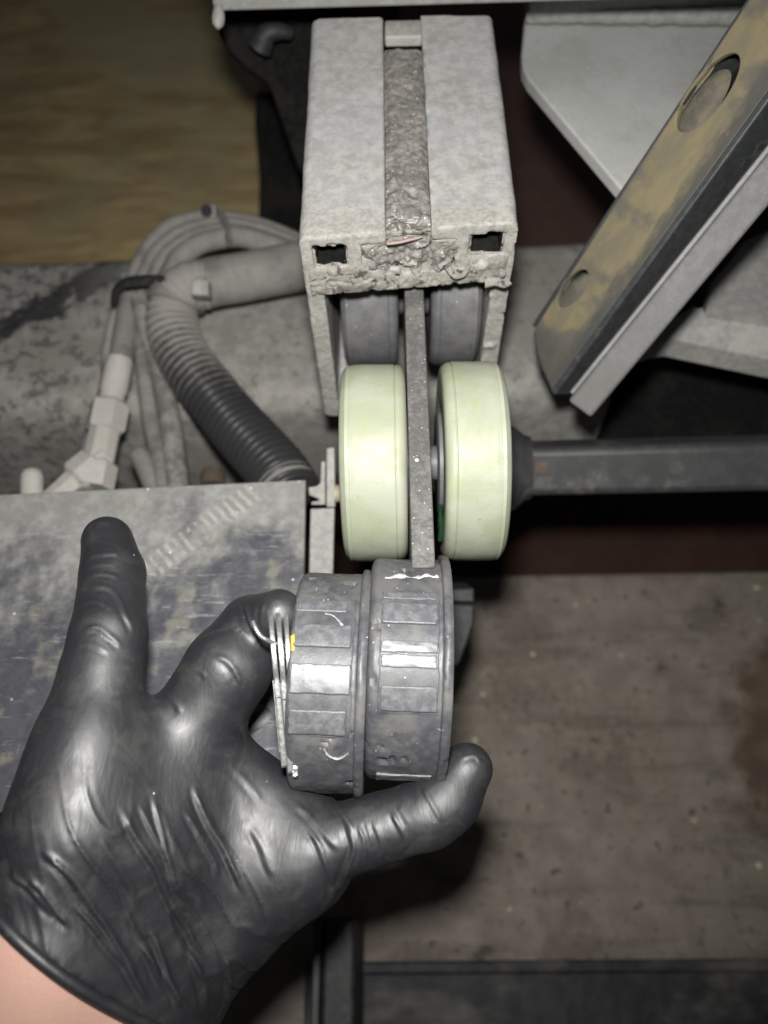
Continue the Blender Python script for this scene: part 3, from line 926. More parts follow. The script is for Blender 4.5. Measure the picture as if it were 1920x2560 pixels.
# paint fleck + green grease
c = U(1042, 1150, 221)
obj('paint_fleck', G().lathe(UZ(1042, 1150, 283.1), ZA, [(0, 0.75), (0.12, 0.6), (0.15, 0.2)], 5), m_fleck, trolley)
gp_ = np.array([U(px, py, d) for px, py, d in ((1102, 1262, 250), (1101, 1290, 251), (1103, 1320, 252), (1101, 1350, 254))])
gs = spline(gp_, 1.0)
obj('grease_smear', G().tube(gs, 0.55 + 0.5 * np.abs(fbm(gs * 0.4, 2, 4)), 10), m_green, trolley)
# dark hanger below the bar (seen past the worn rollers)
hp = [U(px, py, 296) for px, py in ((1060, 1508), (1187, 1512), (1186, 1560), (1168, 1610), (1150, 1660), (1060, 1720))]
obj('hanger_plate', G().prism(hp, RW @ np.array([0, 0, -10.0])), m_dark, trolley, bevel=1.0)
hp = [U(px, py, 300) for px, py in ((1060, 1474), (1186, 1470), (1187, 1508), (1060, 1504))]
obj('hanger_block', G().prism(hp, RW @ np.array([0, 0, -26.0])), m_dark, trolley, bevel=1.0)

# ------------------------------------------------------------------ dusty axle beam behind
axd = thing('axle_beam', 'broad dusty grey axle beam with pitted scale behind the cables', 'axle', (-120, 270, 100))
rot = math.radians(0.9)
AX = np.array([math.cos(rot), math.sin(rot), 0]); AY = np.array([-math.sin(rot), math.cos(rot), 0])
ya, yb = UZ(200, 1010, 180)[1], UZ(200, 622, 180)[1]
sec = []
for k in np.linspace(math.pi, math.pi / 2, 7): sec.append((ya + 14 + 14 * math.cos(k), 180 - 14 + 14 * math.sin(k)))
for k in np.linspace(math.pi / 2, 0, 7): sec.append((yb - 12 + 12 * math.cos(k), 180 - 12 + 12 * math.sin(k)))
sec += [(yb, 90), (ya, 90)]
xs = np.linspace(-330, 106, 90)
P = np.array([[AX * x + AY * y + ZA * z for y, z in sec] for x in xs])
P[..., 2] += 0.7 * fbm(P * 0.03, 3, 60)
g = G().grid(P, cv=True)
n_ = len(sec); g.f.append(tuple(reversed(range(n_)))); g.f.append(tuple((len(xs) - 1) * n_ + i for i in range(n_)))
obj('beam_body', g, m_axle, axd, angle=50)

# ------------------------------------------------------------------ stained sheet at the left
ZS = 225.0
sp = [UZ(px, py, ZS) for px, py in ((-420, 1256), (764, 1199), (760, 1440), (752, 1700), (735, 2000), (-420, 2050))]
sheet = obj('steel_sheet', G().prism(sp, (0, 0, -3.0)), m_sheet, None, base=np.array([-100, 40, ZS - 3]), bevel=0.5)
finish(sheet, 'stained blue grey steel sheet with a ribbed hose imprint in its dust', 'sheet')

# bracket between the sheet and the cream wheel
ab = thing('angle_bracket', 'dusty upright bracket with a notched clip beside the steel sheet', 'bracket', U(805, 1440, 312))
for nm, pts, d, t in (('bracket_plate', ((776, 1272), (836, 1270), (832, 1445), (772, 1445)), 300, 5), ('bracket_strip', ((816, 1120), (836, 1118), (838, 1268), (816, 1268)), 304, 4),
                      ('clip', ((771, 1218), (790, 1216), (801, 1208), (803, 1154), (813, 1153), (813, 1262), (778, 1262), (779, 1254), (797, 1252), (796, 1247), (773, 1238)), 301, 7)):
    obj(nm, G().prism([U(px, py, d) for px, py in pts], RW @ np.array([0, 0, -float(t)])), m_bracket, ab, bevel=0.5)
obj('brass_end', G().lathe(U(836, 1234, 305), XA, [(0, 3.4), (4, 3.4), (4.4, 3.0)], 20), m_brass, ab)

# ------------------------------------------------------------------ cross shaft at the right
sA, sB = U(1290, 1170, 330), U(2100, 1152, 318)
shaft = thing('cross_shaft', 'dark grey drive shaft with a worn flat running behind the cream wheels', 'shaft', sA)
ax = sB - sA
refc = CAM - sA
SHA = math.radians(-33)
obj('shaft_bar', G().lathe(sA, ax, [(0, 14.4), (np.linalg.norm(ax), 14.4)], 4, ref=refc, a0=SHA), m_shaft, shaft, bevel=3.4, seg=3, angle=25)
obj('collar', G().lathe(sA - norm(ax) * 16, ax, [(0, 15), (0.5, 18.5), (12, 18.5), (15, 17.5), (19, 14.0), (22, 12.9)], 40, ref=refc), m_shaft, shaft)
rp = sA + norm(ax) * 9.5 + norm(refc - norm(ax) * refc.dot(norm(ax))) * 11.7
obj('rust_spot', G().lathe(rp, refc, [(0, 3.0), (0.3, 2.4), (0.4, 1.2)], 14), m_rust, shaft)

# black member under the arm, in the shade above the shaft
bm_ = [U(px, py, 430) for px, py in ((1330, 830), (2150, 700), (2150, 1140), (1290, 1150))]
chas = obj('chassis_member', G().prism(bm_, RW @ np.array([0, 0, -30.0])), m_black_shade, None, bevel=3)
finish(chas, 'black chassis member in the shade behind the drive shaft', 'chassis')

# bracket plate at the right edge
rb = thing('corner_bracket', 'grey folded bracket plate behind the slanting perforated arm', 'bracket', U(1800, 800, 350))
flp = [U(px, py, 338) for px, py in ((1604, 866), (1656, 812), (1736, 762), (1746, 770), (1756, 765), (1768, 790), (2100, 838), (2100, 930), (1920, 897), (1680, 846), (1644, 852))]
obj('flange', G().prism(flp, RW @ np.array([0, -6.0, -10.0])), m_bracket, rb, bevel=0.7)
upp = [U(px, py, d) for px, py, d in ((1762, 800, 340), (1770, 760, 343), (1790, 700, 352), (1830, 655, 358), (1872, 598, 366), (1920, 578, 370), (2100, 540, 372), (2100, 850, 337))]
obj('web_plate', G().prism(upp, RW @ np.array([0, 0, -6.0])), m_bracket, rb, bevel=0.7)

# ------------------------------------------------------------------ slanting perforated arm
A0, A1 = U(1412, 822, 300), U(1900, 118, 238)
a_ = norm(A1 - A0); L_ = np.linalg.norm(A1 - A0)
c_ = norm(CAM - (A0 + A1) / 2)
w_ = norm(np.cross(a_, c_)); n_ = np.cross(w_, a_)
px0 = proj(A0)[0]
if proj(A0 + w_ * 5)[0] < px0:
    w_ = -w_
n_ = norm(c_ - a_ * c_.dot(a_))
th = math.radians(30)
nn = n_ * math.cos(th) - w_ * math.sin(th)
ww = w_ * math.cos(th) + n_ * math.sin(th)
W2 = 11.2


def mat_arm():
    n = NT('worn_paint')
    d = lambda ax: n.node('ShaderNodeVectorMath', {0: n.co, 1: tuple(float(q) for q in ax)}, operation='DOT_PRODUCT').outputs['Value']
    al, acr = d(a_), d(ww)
    st = n.node('ShaderNodeCombineXYZ', {0: n.math('MULTIPLY', al, 0.35), 1: acr, 2: 0.0}).outputs[0]
    a = n.noise(0.045, 5, 0.6); b = n.noise(0.12, 5, 0.65, vec=st); g = n.noise(0.9, 4, 0.6)
    col = n.mix(n.step(b, 0.38, 0.64), (0.185, 0.152, 0.086), (0.14, 0.123, 0.084))
    col = n.mix(n.step(a, 0.46, 0.60), col, (0.10, 0.092, 0.075))
    # rubbed black along the outer edge
    e = n.math('ADD', acr, n.math('MULTIPLY', n.math('ADD', b, -0.5), 16.0))
    col = n.mix(n.step(e, W2 - 6.5, W2 - 1.0, 0, 0.85), col, (0.05, 0.05, 0.048))
    e2 = n.math('ADD', n.math('MULTIPLY', al, -1.0), n.math('MULTIPLY', n.math('ADD', a, -0.5), 30.0))
    col = n.mix(n.step(e2, 2, 14, 0, 0.8), col, (0.06, 0.058, 0.052))
    col = n.mix(n.step(n.noise(0.5, 5, 0.7, vec=st), 0.63, 0.72, 0, 0.6), col, (0.27, 0.235, 0.15))
    return n.done(col, 0.6, 0, n.math('ADD', b, n.math('MULTIPLY', g, 0.3)), 0.15, 0.4)


m_arm = mat_arm()
parm = thing('perforated_arm', 'slanting arm with worn tan face, oval holes and black side', 'arm', A0)


def local2(px, py):
    """pixel -> (along, across) on the arm's face plane"""
    r = ray(px, py)
    t = (A0 - CAM).dot(nn) / r.dot(nn)
    p = CAM + r * t - A0
    return p.dot(a_), p.dot(ww)


def flat_with_holes(outer, holes, t, o, X, Y, Z, bev=0.4):
    cu = bpy.data.curves.new('tmp', 'CURVE'); cu.dimensions = '2D'; cu.fill_mode = 'BOTH'
    cu.extrude = max(t / 2 - bev, 0.01); cu.bevel_depth = bev; cu.bevel_resolution = 1
    for ring in [outer] + holes:
        s = cu.splines.new('POLY'); s.points.add(len(ring) - 1)
        for pt, q in zip(s.points, ring): pt.co = (q[0], q[1], 0, 1)
        s.use_cyclic_u = True
    ob = bpy.data.objects.new('tmp', cu); COL.objects.link(ob)
    bpy.context.view_layer.update()
    me = bpy.data.meshes.new_from_object(ob.evaluated_get(bpy.context.evaluated_depsgraph_get()))
    v = np.array([q.co for q in me.vertices]); f = [tuple(p.vertices) for p in me.polygons]
    bpy.data.objects.remove(ob); bpy.data.curves.remove(cu); bpy.data.meshes.remove(me)
    vv = np.asarray(o) + v[:, :1] * X + v[:, 1:2] * Y + v[:, 2:3] * Z
    return vv, f


def oval(pts, n=28):
    p = np.array([local2(*q) for q in pts])
    p = np.vstack([p, p[:1], p[1:2]])
    s = spline(p[:-1], 0.8)
    return s[:-1]


def ell(px, py, sa, sw, tw=0.0):
    c0 = local2(px, py)
    return [(c0[0] + sa * math.cos(t), c0[1] + sw * math.sin(t) + tw * math.cos(t)) for t in np.linspace(0, 2 * np.pi, 40, endpoint=False)], c0


h1, hc1 = ell(1436, 722, 8.6, 4.6, 0.6)
h2, hc2 = ell(1772, 236, 13.0, 6.6, 0.8)
e = local2(1345, 850)
lo0 = local2(1372, 752); lo1 = local2(1348, 800)
hi = local2(1842, 0)
outer = [(-8, -W2 + 1), (-14, -2), (-19, W2), (L_ + 60, W2), (L_ + 60, -W2), (L_ + 4, -W2)]
# torn notch in the upper edge by the large hole
na = local2(1766, 135); nb = local2(1735, 190)
outer += [(na[0] + 1, -W2), (na[0] - 2, -W2 + 0.9), (nb[0] + 3, -W2 + 1.0), (nb[0] - 4, -W2)]
v, f = flat_with_holes(outer, [h1, h2], 2.6, A0, a_, ww, nn)
obj('face_plate', (v, f), m_arm, parm)
obj('back_plate', G().box(A0, a_, ww, nn, (-10, L_ + 60), (-W2 + 0.5, W2 - 1), (-16, -14)), m_black_shade, parm, bevel=0.3)  # coloured black to stand in for the shade seen through the holes
for hc, sa, sw in ((hc1, 8.6, 4.6), (hc2, 13.0, 6.6)):
    P = np.array([[A0 + a_ * (hc[0] - 0.5 * sa + rr_ * (sa + 1.5) * math.cos(t)) + ww * (hc[1] - 0.45 * sw + rr_ * (sw * 0.9) * math.sin(t) + 0.1 * sa * rr_ * math.cos(t)) + nn * (-2.3 - 1.6 * rr_ ** 3 - 3.0 * max(0, rr_ - 0.8) * (math.cos(t) > 0))
                   for t in np.linspace(0, 2 * np.pi, 40, endpoint=False)] for rr_ in np.linspace(0.02, 1, 12)])
    obj('hole_dish', G().grid(P, cv=True), m_armin, parm)
obj('side_plate', G().box(A0, a_, ww, nn, (-21, L_ + 60), (W2 + 0.1, W2 + 2.6), (-25, 1.4)), m_armblk, parm, bevel=0.6)
obj('side_plate', G().box(A0, a_, ww, nn, (-8, L_ + 60), (-W2 - 1.6, -W2 - 0.1), (-22, 1.0)), m_armblk, parm, bevel=0.5)
ep = [A0 + a_ * s + ww * t + nn * 0.9 for s, t in ((-8.3, -W2 + 1), (-14.3, -2), (-19.3, W2))]
epq = [ep[0], ep[1], ep[2], ep[2] - nn * 20 - a_ * 2, ep[1] - nn * 20 - a_ * 3, ep[0] - nn * 20 - a_ * 3]
obj('end_cap', G().prism(epq, -a_ * 1.5), m_armblk, parm, bevel=0.4)
crack = [A0 + a_ * s + ww * (W2 - 3.6 + 0.5 * math.sin(s * .3)) + nn * 1.32 for s in np.linspace(22, 62, 30)]
obj('face_crease', G().tube(crack, np.r_[np.linspace(.1, .35, 8), [.35] * 14, np.linspace(.35, .1, 8)], 8), m_arm, parm)
bar = thing('side_bar', 'plain grey flat bar running alongside the black side of the arm', 'bar', A0 + ww * 20)
b0, b1 = U(1447, 1024, 292), U(1935, 430, 246)
ba = norm(b1 - b0); bw = norm(np.cross(ba, c_)); bw = bw if proj(b0 + bw)[0] > proj(b0)[0] else -bw
bn = norm(c_ - ba * c_.dot(ba))
t2 = math.radians(-35)
bx, bz = bw * math.cos(t2) + bn * math.sin(t2), bn * math.cos(t2) - bw * math.sin(t2)
obj('bar_body', G().box(b0, ba, bw, bn, (0, np.linalg.norm(b1 - b0) + 60), (-5.0, 5.4), (-9, 0)), m_greybar, bar, bevel=1.3, seg=3)
obj('bar_edge', G().box(b0, ba, bw, bn, (3, np.linalg.norm(b1 - b0) + 60), (-6.6, -5.05), (-8, -0.4)), m_greybar2, bar, bevel=0.4)

# ------------------------------------------------------------------ cables, hoses and fitting
loops = [([(300, 765, 392), (337, 687, 394), (363, 630, 396), (415, 573, 398), (482, 547, 398), (550, 546, 396), (622, 556, 394), (700, 582, 392), (800, 628, 390)], 3.9, 'outermost dusty cable looping over the axle beam'),
         ([(318, 770, 388), (360, 690, 390), (386, 637, 392), (441, 588, 393), (498, 567, 392), (565, 561, 390), (640, 573, 388), (720, 602, 387), (800, 640, 386)], 3.8, 'second dusty cable in the loop, just under the outermost one'),
         ([(335, 775, 384), (386, 692, 386), (412, 643, 387), (461, 603, 388), (518, 582, 387), (572, 577, 385), (640, 590, 384), (720, 617, 383), (800, 655, 382)], 3.8, 'third dusty cable in the loop, next to the thick one'),
         ([(360, 775, 380), (424, 694, 381), (450, 645, 382), (498, 611, 382), (550, 597, 381), (590, 592, 380), (650, 604, 379), (720, 632, 378), (800, 670, 378)], 5.0, 'thickest dusty cable, innermost in the loop')]
loops += [([(345, 765, 381), (404, 690, 382), (431, 642, 383), (480, 604, 383), (534, 588, 382), (584, 583, 380), (650, 596, 378), (720, 624, 377), (800, 663, 377)], 2.2, 'thinnest dark cable tucked into the loop beside the thick one'),
          ([(310, 768, 395), (348, 690, 397), (374, 634, 399), (428, 580, 400), (490, 556, 399), (557, 552, 397), (630, 563, 396), (710, 591, 394), (800, 633, 393)], 2.3, 'thin dark cable lying between the two outer loops')]
for q, (pts, r, lab) in enumerate(loops):
    finish(obj('cable', G().tube(path(pts, 3), r, 18), (m_cab1, m_hose, m_cab1, m_hose, m_cab2, m_cab2)[q], None), lab, 'cable', 'cables looping over the axle beam')
runs = [([(312, 742, 386), (288, 800, 384), (272, 880, 380), (270, 950, 375), (250, 1030, 368), (222, 1110, 360), (205, 1180, 350)], 3.6, 'thin dusty cable running down behind the pale hose fitting'),
        ([(328, 745, 384), (318, 800, 380), (308, 860, 374), (300, 925, 366)], 5.6, 'dusty hose leading into the top of the pale fitting'),
        ([(340, 745, 382), (352, 830, 378), (362, 930, 372), (376, 1040, 364), (396, 1130, 354), (416, 1260, 338)], 4.2, 'dusty cable hanging down right beside the pale fitting'),
        ([(352, 748, 380), (376, 850, 376), (404, 950, 370), (424, 1050, 362), (436, 1140, 352), (446, 1260, 338)], 5.2, 'dusty cable hanging down along the ribbed conduit'),
        ([(352, 1140, 356), (372, 1180, 350), (402, 1250, 342)], 5.0, 'short stub of dusty hose slanting down between fitting and cables')]
for q, (pts, r, lab) in enumerate(runs):
    finish(obj('cable', G().tube(path(pts, 3), r, 18), (m_cab2, m_hose, m_cab1, m_cab2, m_cab1)[q], None), lab, 'cable', 'cables hanging down to the steel sheet')

sleeve = path([(455, 748, 372), (478, 722, 373), (530, 706, 374), (600, 695, 375), (700, 676, 376), (830, 650, 377)], 3)
finish(obj('sleeve_hose', G().tube(sleeve, 11.6, 32), m_hose, None), 'smooth thick dusty hose running under the rail to the ribbed conduit', 'hose')
cl = path([(520, 712, 371), (470, 718, 370), (437, 752, 370), (430, 800, 369), (440, 850, 367), (466, 905, 364), (518, 975, 359), (581, 1054, 353), (648, 1128, 345), (695, 1182, 338), (730, 1240, 330)], 0.35)
s_ = np.r_[0, np.cumsum(np.linalg.norm(np.diff(cl, axis=0), axis=1))]
pitch = 3.7
ph = (s_ / pitch) % 1.0
amp = np.clip((s_ - 14) / 18, 0.2, 1.0)
rr = 11.3 + np.clip((s_ - 40) / 60, 0, 1) * 0.9 + amp * 1.25 * np.tanh(2.6 * np.sin(2 * np.pi * ph))
con = thing('ribbed_conduit', 'ribbed black conduit, dusty at the elbow and clean near the sheet', 'conduit', U(560, 1060, 372))
ctube = obj('conduit_tube', G().tube(cl, rr, 40), m_conduit, con, angle=70)
at_ = ctube.data.attributes.new('crest', 'FLOAT', 'POINT')
at_.data.foreach_set('value', np.repeat(np.tanh(2.6 * np.sin(2 * np.pi * ph)) * amp, 40).astype(np.float32))
ce = cl[-1]; k2 = int(len(cl) * 0.945)
obj('end_collar', G().tube(cl[k2:k2 + 14], 13.0, 32), m_hose, con)
ke = int(len(cl) * 0.115)
obj('clamp_band', G().tube(cl[ke:ke + 14], 12.6, 32), m_hose, con)
cb = U(503, 724, 352)
cbx = np.array([RW[:, 0], RW[:, 1], RW[:, 2]])
obj('clamp_screw', G().box(cb, RW[:, 0], RW[:, 1], RW[:, 2], (-3.8, 3.8), (-3.2, 3.8), (-5, 3)), m_bracket, con, bevel=0.8)
obj('clamp_lug', G().box(cb, RW[:, 0], RW[:, 1], RW[:, 2], (-2.0, 2.0), (1.0, 5.5), (-4, 1.6)), m_hose, con, bevel=0.5)
# cable ties
t = path([(286, 758, 378), (290, 728, 372), (312, 708, 368), (350, 702, 366), (390, 702, 364), (420, 706, 362), (448, 714, 364)], 2)
finish(obj('cable_tie', G().tube(t, 1.9, 12, sq=1.8), m_black, None), 'black cable tie strapping the cables to the conduit elbow', 'cable tie')
t = path([(552, 538, 390), (562, 560, 383), (570, 585, 376), (574, 606, 374)], 1.5)
ct = thing('cable_tie', 'dust covered cable tie with a stub on the looping cables', 'cable tie', U(565, 570, 385))
obj('tie_band', G().tube(t, 1.4, 12, sq=2.2), m_hose, ct)
c = U(527, 532, 390)
obj('tie_head', G().box(c, RW[:, 0], RW[:, 1], RW[:, 2], (-3.4, 3.2), (-3.6, 3.4), (-3, 3)), m_hose, ct, bevel=1.0)
obj('tie_stub', G().lathe(U(517, 530, 387), RW @ np.array([0.2, 0.1, 1.0]), [(0, 2.6), (2.5, 2.6), (3.0, 2.0)], 14), m_black, ct)

# hydraulic fitting
f0, f1 = U(300, 900, 356), U(232, 1225, 336)
fa = norm(f1 - f0); fl = np.linalg.norm(f1 - f0)
fit = thing('hose_fitting', 'pale dust covered hydraulic fitting with hex nuts above the sheet', 'fitting', f1)
obj('ferrule', G().lathe(f0, fa, [(0, 5.6), (1, 6.0), (16, 6.0), (17, 5.5), (22, 5.4)], 28), m_fit, fit)
obj('hex_nut', G().lathe(f0 + fa * 21, fa, [(0, 7.0), (1.6, 8.9), (13, 8.9), (14.5, 7.6)], 6, ref=refc, a0=0.35), m_fit, fit, bevel=0.6)
obj('neck', G().lathe(f0 + fa * 35, fa, [(0, 6.9), (18, 6.9)], 8, ref=refc), m_fit, fit, bevel=0.6)
obj('hex_nut', G().lathe(f0 + fa * 50, fa, [(0, 7.6), (1, 8.6), (12, 8.6)], 6, ref=refc, a0=0.15), m_fit, fit, bevel=0.5)
bb0, bb1 = U(262, 1140, 341), U(140, 1240, 330)
bd = norm(bb1 - bb0)
obj('branch_nut', G().lathe(bb0, bd, [(0, 6.5), (5, 6.5), (5.5, 8.2), (15, 8.2), (16, 7.0), (17, 5.4), (32, 4.4)], 6, ref=refc), m_fit, fit, bevel=0.5)
d0 = UZ(80, 1240, 200)
dm = thing('round_stud', 'round dusty stud standing at the edge of the steel sheet', 'stud', U(80, 1235, 330))
obj('stud_body', G().lathe(U(80, 1250, 330), U(80, 1170, 332) - U(80, 1250, 330), [(0, 4.6), (10, 4.6), (12.2, 3.8), (13.4, 2.2), (13.8, 0.4)], 24), m_fit, dm)
bt = thing('rusty_bolt', 'small rusty round bolt head between the cables and the conduit', 'bolt', U(532, 1200, 345))
obj('bolt_head', G().lathe(U(532, 1215, 344), U(532, 1165, 348) - U(532, 1215, 344), [(0, 5.4), (5, 5.4), (7.2, 4.6), (8.2, 2.4), (8.4, 0.3)], 24), m_rust, bt)

# ------------------------------------------------------------------ the two worn rollers in the hand
def worn_roller(label, cpx, cpy, D, R, w, tilt, lugs, lug_s, seed, flange_r):
    c = U(cpx, cpy, D)
    t = math.radians(tilt)
    ax = norm(RW @ np.array([math.cos(t), math.sin(t), 0.0]))
    tow = norm(CAM - c); tow = norm(tow - ax * tow.dot(ax))
    dwn = -np.cross(ax, tow)
    dwn = dwn if proj(c + dwn)[1] > proj(c)[1] else -dwn
    base = c - np.array([0, 0, R])
    th_ = thing('worn_roller', label, 'roller', base, 'worn out rollers held in the gloved hand')
    # drum with a dished bore
    s = w / 2
    na = 260
    prof = [(-s + 6, 6.0), (-s + 6, R * 0.55), (-s + 1.0, R * 0.62), (-s + 0.2, R * 0.66), (-s, R * 0.70), (-s, R - 2.6), (-s + 0.25, R - 1.6), (-s + 0.9, R - 0.5), (-s + 1.7, R - 0.08)]
    prof += [(x, R) for x in np.linspace(-s + 2.2, s - 3.2, 46)]
    prof += [(s - 3.0, R + 0.1)] + [(s - 2.7 + q, flange_r - 0.5 * (1 - math.sin(math.pi * k))) for q, k in ((0, 0.1), (0.5, 0.35), (1.2, 0.6), (1.9, 0.85), (2.3, 0.98))]
    prof += [(s - 0.2, R - 1.0), (s - 0.2, R * .62), (s - 5, R * .55), (s - 5, 6.0)]
    ang = np.linspace(0, 2 * np.pi, na, endpoint=False)
    S = np.array([q[0] for q in prof])[:, None]; Rr = np.array([q[1] for q in prof])[:, None]
    A = ang[None, :]
    Pu = np.stack([np.broadcast_to(S, (len(prof), na)), Rr * np.cos(A), Rr * np.sin(A)], -1)
    outer = np.clip((Rr - R * 0.9) / (R * 0.1), 0, 1)
    bump = fbm(Pu * np.array([0.12, 0.12, 0.12]), 3, seed) * 0.26 + fbm(Pu * np.array([0.5, 0.5, 0.5]), 3, seed + 9) * 0.10
    gouge = np.clip(fbm(Pu * np.array([0.18, 0.3, 0.3]), 4, seed + 20) - 0.7, 0, 1) * -2.4
    r2 = Rr + outer * (bump + gouge)
    P = c + S[..., None] * ax + (r2 * np.cos(A))[..., None] * tow + (r2 * np.sin(A))[..., None] * dwn
    obj('drum', G().grid(P, cu=True, cv=True), m_old, th_, angle=42)
    for k, (a0, a1, up, s0, s1) in enumerate(lugs):
        na2 = 8 if a1 - a0 < 20 else 40; ns = 14
        aa = np.radians(np.linspace(a0, a1, na2)); ss = np.linspace(s0, s1, ns)
        big = a1 - a0 > 20
        jx = lambda x, a: x + 0.28 * float(vnoise(np.array([k * 7.1, a * 22, 1.3 if x > 0 else 9.1]), seed)) * (abs(x - (s0 + s1) / 2) / ((s1 - s0) / 2)) ** 4
        ja = lambda x, a, q: a + math.radians(0.28) * float(vnoise(np.array([k * 5.7, x * 0.7, 2.2 + q]), seed)) * (abs(2 * q / (na2 - 1) - 1) ** 4)
        pt = lambda x, a, q, r: c + ax * jx(x, a) + r * (math.cos(ja(x, a, q)) * tow + math.sin(ja(x, a, q)) * dwn)
        top = np.array([[pt(x, a, q, R + up + (0.05 if big else 0.14) * float(vnoise(np.array([x * .8, a * 30, k * 3.3]), seed))) for x in ss] for q, a in enumerate(aa)])
        bot = np.array([[pt(x, a, q, R - 1.2) for x in ss] for q, a in enumerate(aa)])
        g = G().grid(top); g.grid(bot[::-1])
        nt = na2 * ns
        ring = [(i, 0) for i in range(na2)] + [(na2 - 1, j) for j in range(1, ns)] + [(i, ns - 1) for i in range(na2 - 2, -1, -1)] + [(0, j) for j in range(ns - 2, 0, -1)]
        ti = [i * ns + j for i, j in ring]; bi = [nt + (na2 - 1 - i) * ns + j for i, j in ring]
        for q in range(len(ring)):
            g.f.append((ti[q], ti[(q + 1) % len(ring)], bi[(q + 1) % len(ring)], bi[q]))
        obj('tread_band' if big else 'tread_lug', g, m_old if big else m_lug, th_, bevel=0.3, seg=3, angle=60)
    return th_, c, ax, tow, dwn


lugL = [(-43, 27, 0.30, -9.3, 6.4), (-41, -34, 0.75, -8.9, 4.2), (-26, -15, 1.25, -9.0, 5.6), (-7, 6.2, 1.3, -9.1, 6.0), (13.5, 25, 1.2, -9.1, 5.2)]
lugR = [(-39, 21.5, 0.30, -7.9, 7.1), (-37, -33.5, 0.8, -7.4, 6.3), (-30.5, -20, 1.25, -7.6, 6.5), (-12, -6.6, 0.9, -7.6, 6.6), (-5.8, 0, 0.95, -7.4, 6.6), (8.2, 19.5, 1.25, -7.3, 6.8),
        (62, 70, 0.6, -7.6, 7.0)]
w1, c1, ax1, tow1, dwn1 = worn_roller('worn black roller with grey scuffed tread, next to the keys', 833, 1701, 227, 30.6, 20.6, -2.2, lugL, None, 70, 32.0)
w2, c2, ax2, tow2, dwn2 = worn_roller('worn black roller with a torn white edge, held against the thumb', 1016, 1669, 227, 31.0, 22.0, -2.2, lugR, None, 90, 32.6)
# the torn, curled skin on the second roller
pk = []
for i, x in enumerate(np.linspace(-7.2, 6.8, 30)):
    a = math.radians(-48 + 3.0 * (x + 7) / 14 * -1 + 1.3 * float(vnoise(np.array([x * .5, 0, 0]), 5)))
    pk.append(c2 + ax2 * x + (31.0 + 0.55) * (math.cos(a) * tow2 + math.sin(a) * dwn2))
pk = np.array(pk)
wdt = 0.2 + 0.75 * np.abs(fbm(pk * 0.55, 3, 2))
wdt[12:17] *= 0.35
obj('torn_edge', G().tube(pk, wdt, 8, sq=0.6), m_fleck, w2)
pk = np.array([c1 + ax1 * x + 31.0 * (math.cos(a) * tow1 + math.sin(a) * dwn1) for x, a in zip((0.0, 1.0, 3.0, 4.6, 6.0), np.radians((33, 36.5, 38.5, 37.5, 35)))])
pk = spline(pk, 0.4); obj('torn_edge', G().tube(pk, 0.16 + 0.32 * np.abs(fbm(pk * 0.9, 3, 6)), 8, sq=0.6), m_fleck, w1)
pk = np.array([c1 + ax1 * x + 31.0 * (math.cos(a) * tow1 + math.sin(a) * dwn1) for x, a in zip((-1.5, 0.5, 2.2, 3.4), np.radians((-33, -32, -29, -26)))])
pk = spline(pk, 0.4); obj('torn_edge', G().tube(pk, 0.14 + 0.32 * np.abs(fbm(pk * 0.9, 3, 9)), 8, sq=0.6), m_fleck, w1)

# ------------------------------------------------------------------ keys
def key(label, px, top, mid, bot, D, thick, blade, notched):
    """flat key standing on edge to the viewer; bow above, blade below"""
    R_ = 13.0
    cb = U(px[0], mid, D)
    up = norm(U(px[0], top, D) - U(px[1], bot, D))
    vw = norm(CAM - cb); vw = norm(vw - up * vw.dot(up))
    nx = np.cross(up, vw)
    k = thing('key', label, 'key', cb - up * 36, 'keys hanging beside the worn rollers')
    ring = [(R_ * math.cos(a) * 0.98, R_ * math.sin(a)) for a in np.linspace(0, 2 * math.pi, 40, endpoint=False)]
    hole = [(2.6 * math.cos(a), 5.0 + 2.6 * math.sin(a)) for a in np.linspace(0, 2 * math.pi, 20, endpoint=False)]
    v, f = flat_with_holes(ring, [hole], thick * 0.8, cb - vw * R_, vw, up, nx, 0.25)
    obj('bow', (v, f), m_key, k, angle=40)
    L0, L1 = R_ * 0.42, R_ * 0.42 + blade
    out = [(-3.8, -L0), (R_ + 0.1, -L0), (R_ + 0.1, -L0 - 3.2), (R_ - 1.4, -L0 - 3.4)]
    if notched:
        y = -L0 - 4
        while y > -L1 + 1.5:
            out += [(R_ - 1.5, y), (R_ - 3.0 - random.random() * 1.4, y - 0.7), (R_ - 1.7, y - 1.5)]
            y -= 1.9
    out += [(R_ - 1.5, -L1 + 1), (R_ - 3, -L1), (-2.5, -L1)]
    v, f = flat_with_holes(out, [], thick * 0.92, cb - vw * R_, vw, up, nx, 0.2)
    b_ = obj('blade', (v, f), m_key, k, angle=40)
    obj('blade_groove', G().box(cb - vw * R_, vw, up, nx, (1.5, 3.5), (-L1 + 2, -L0 - 1), (-thick * .62, -thick * .45)), m_key, b_)
    return k


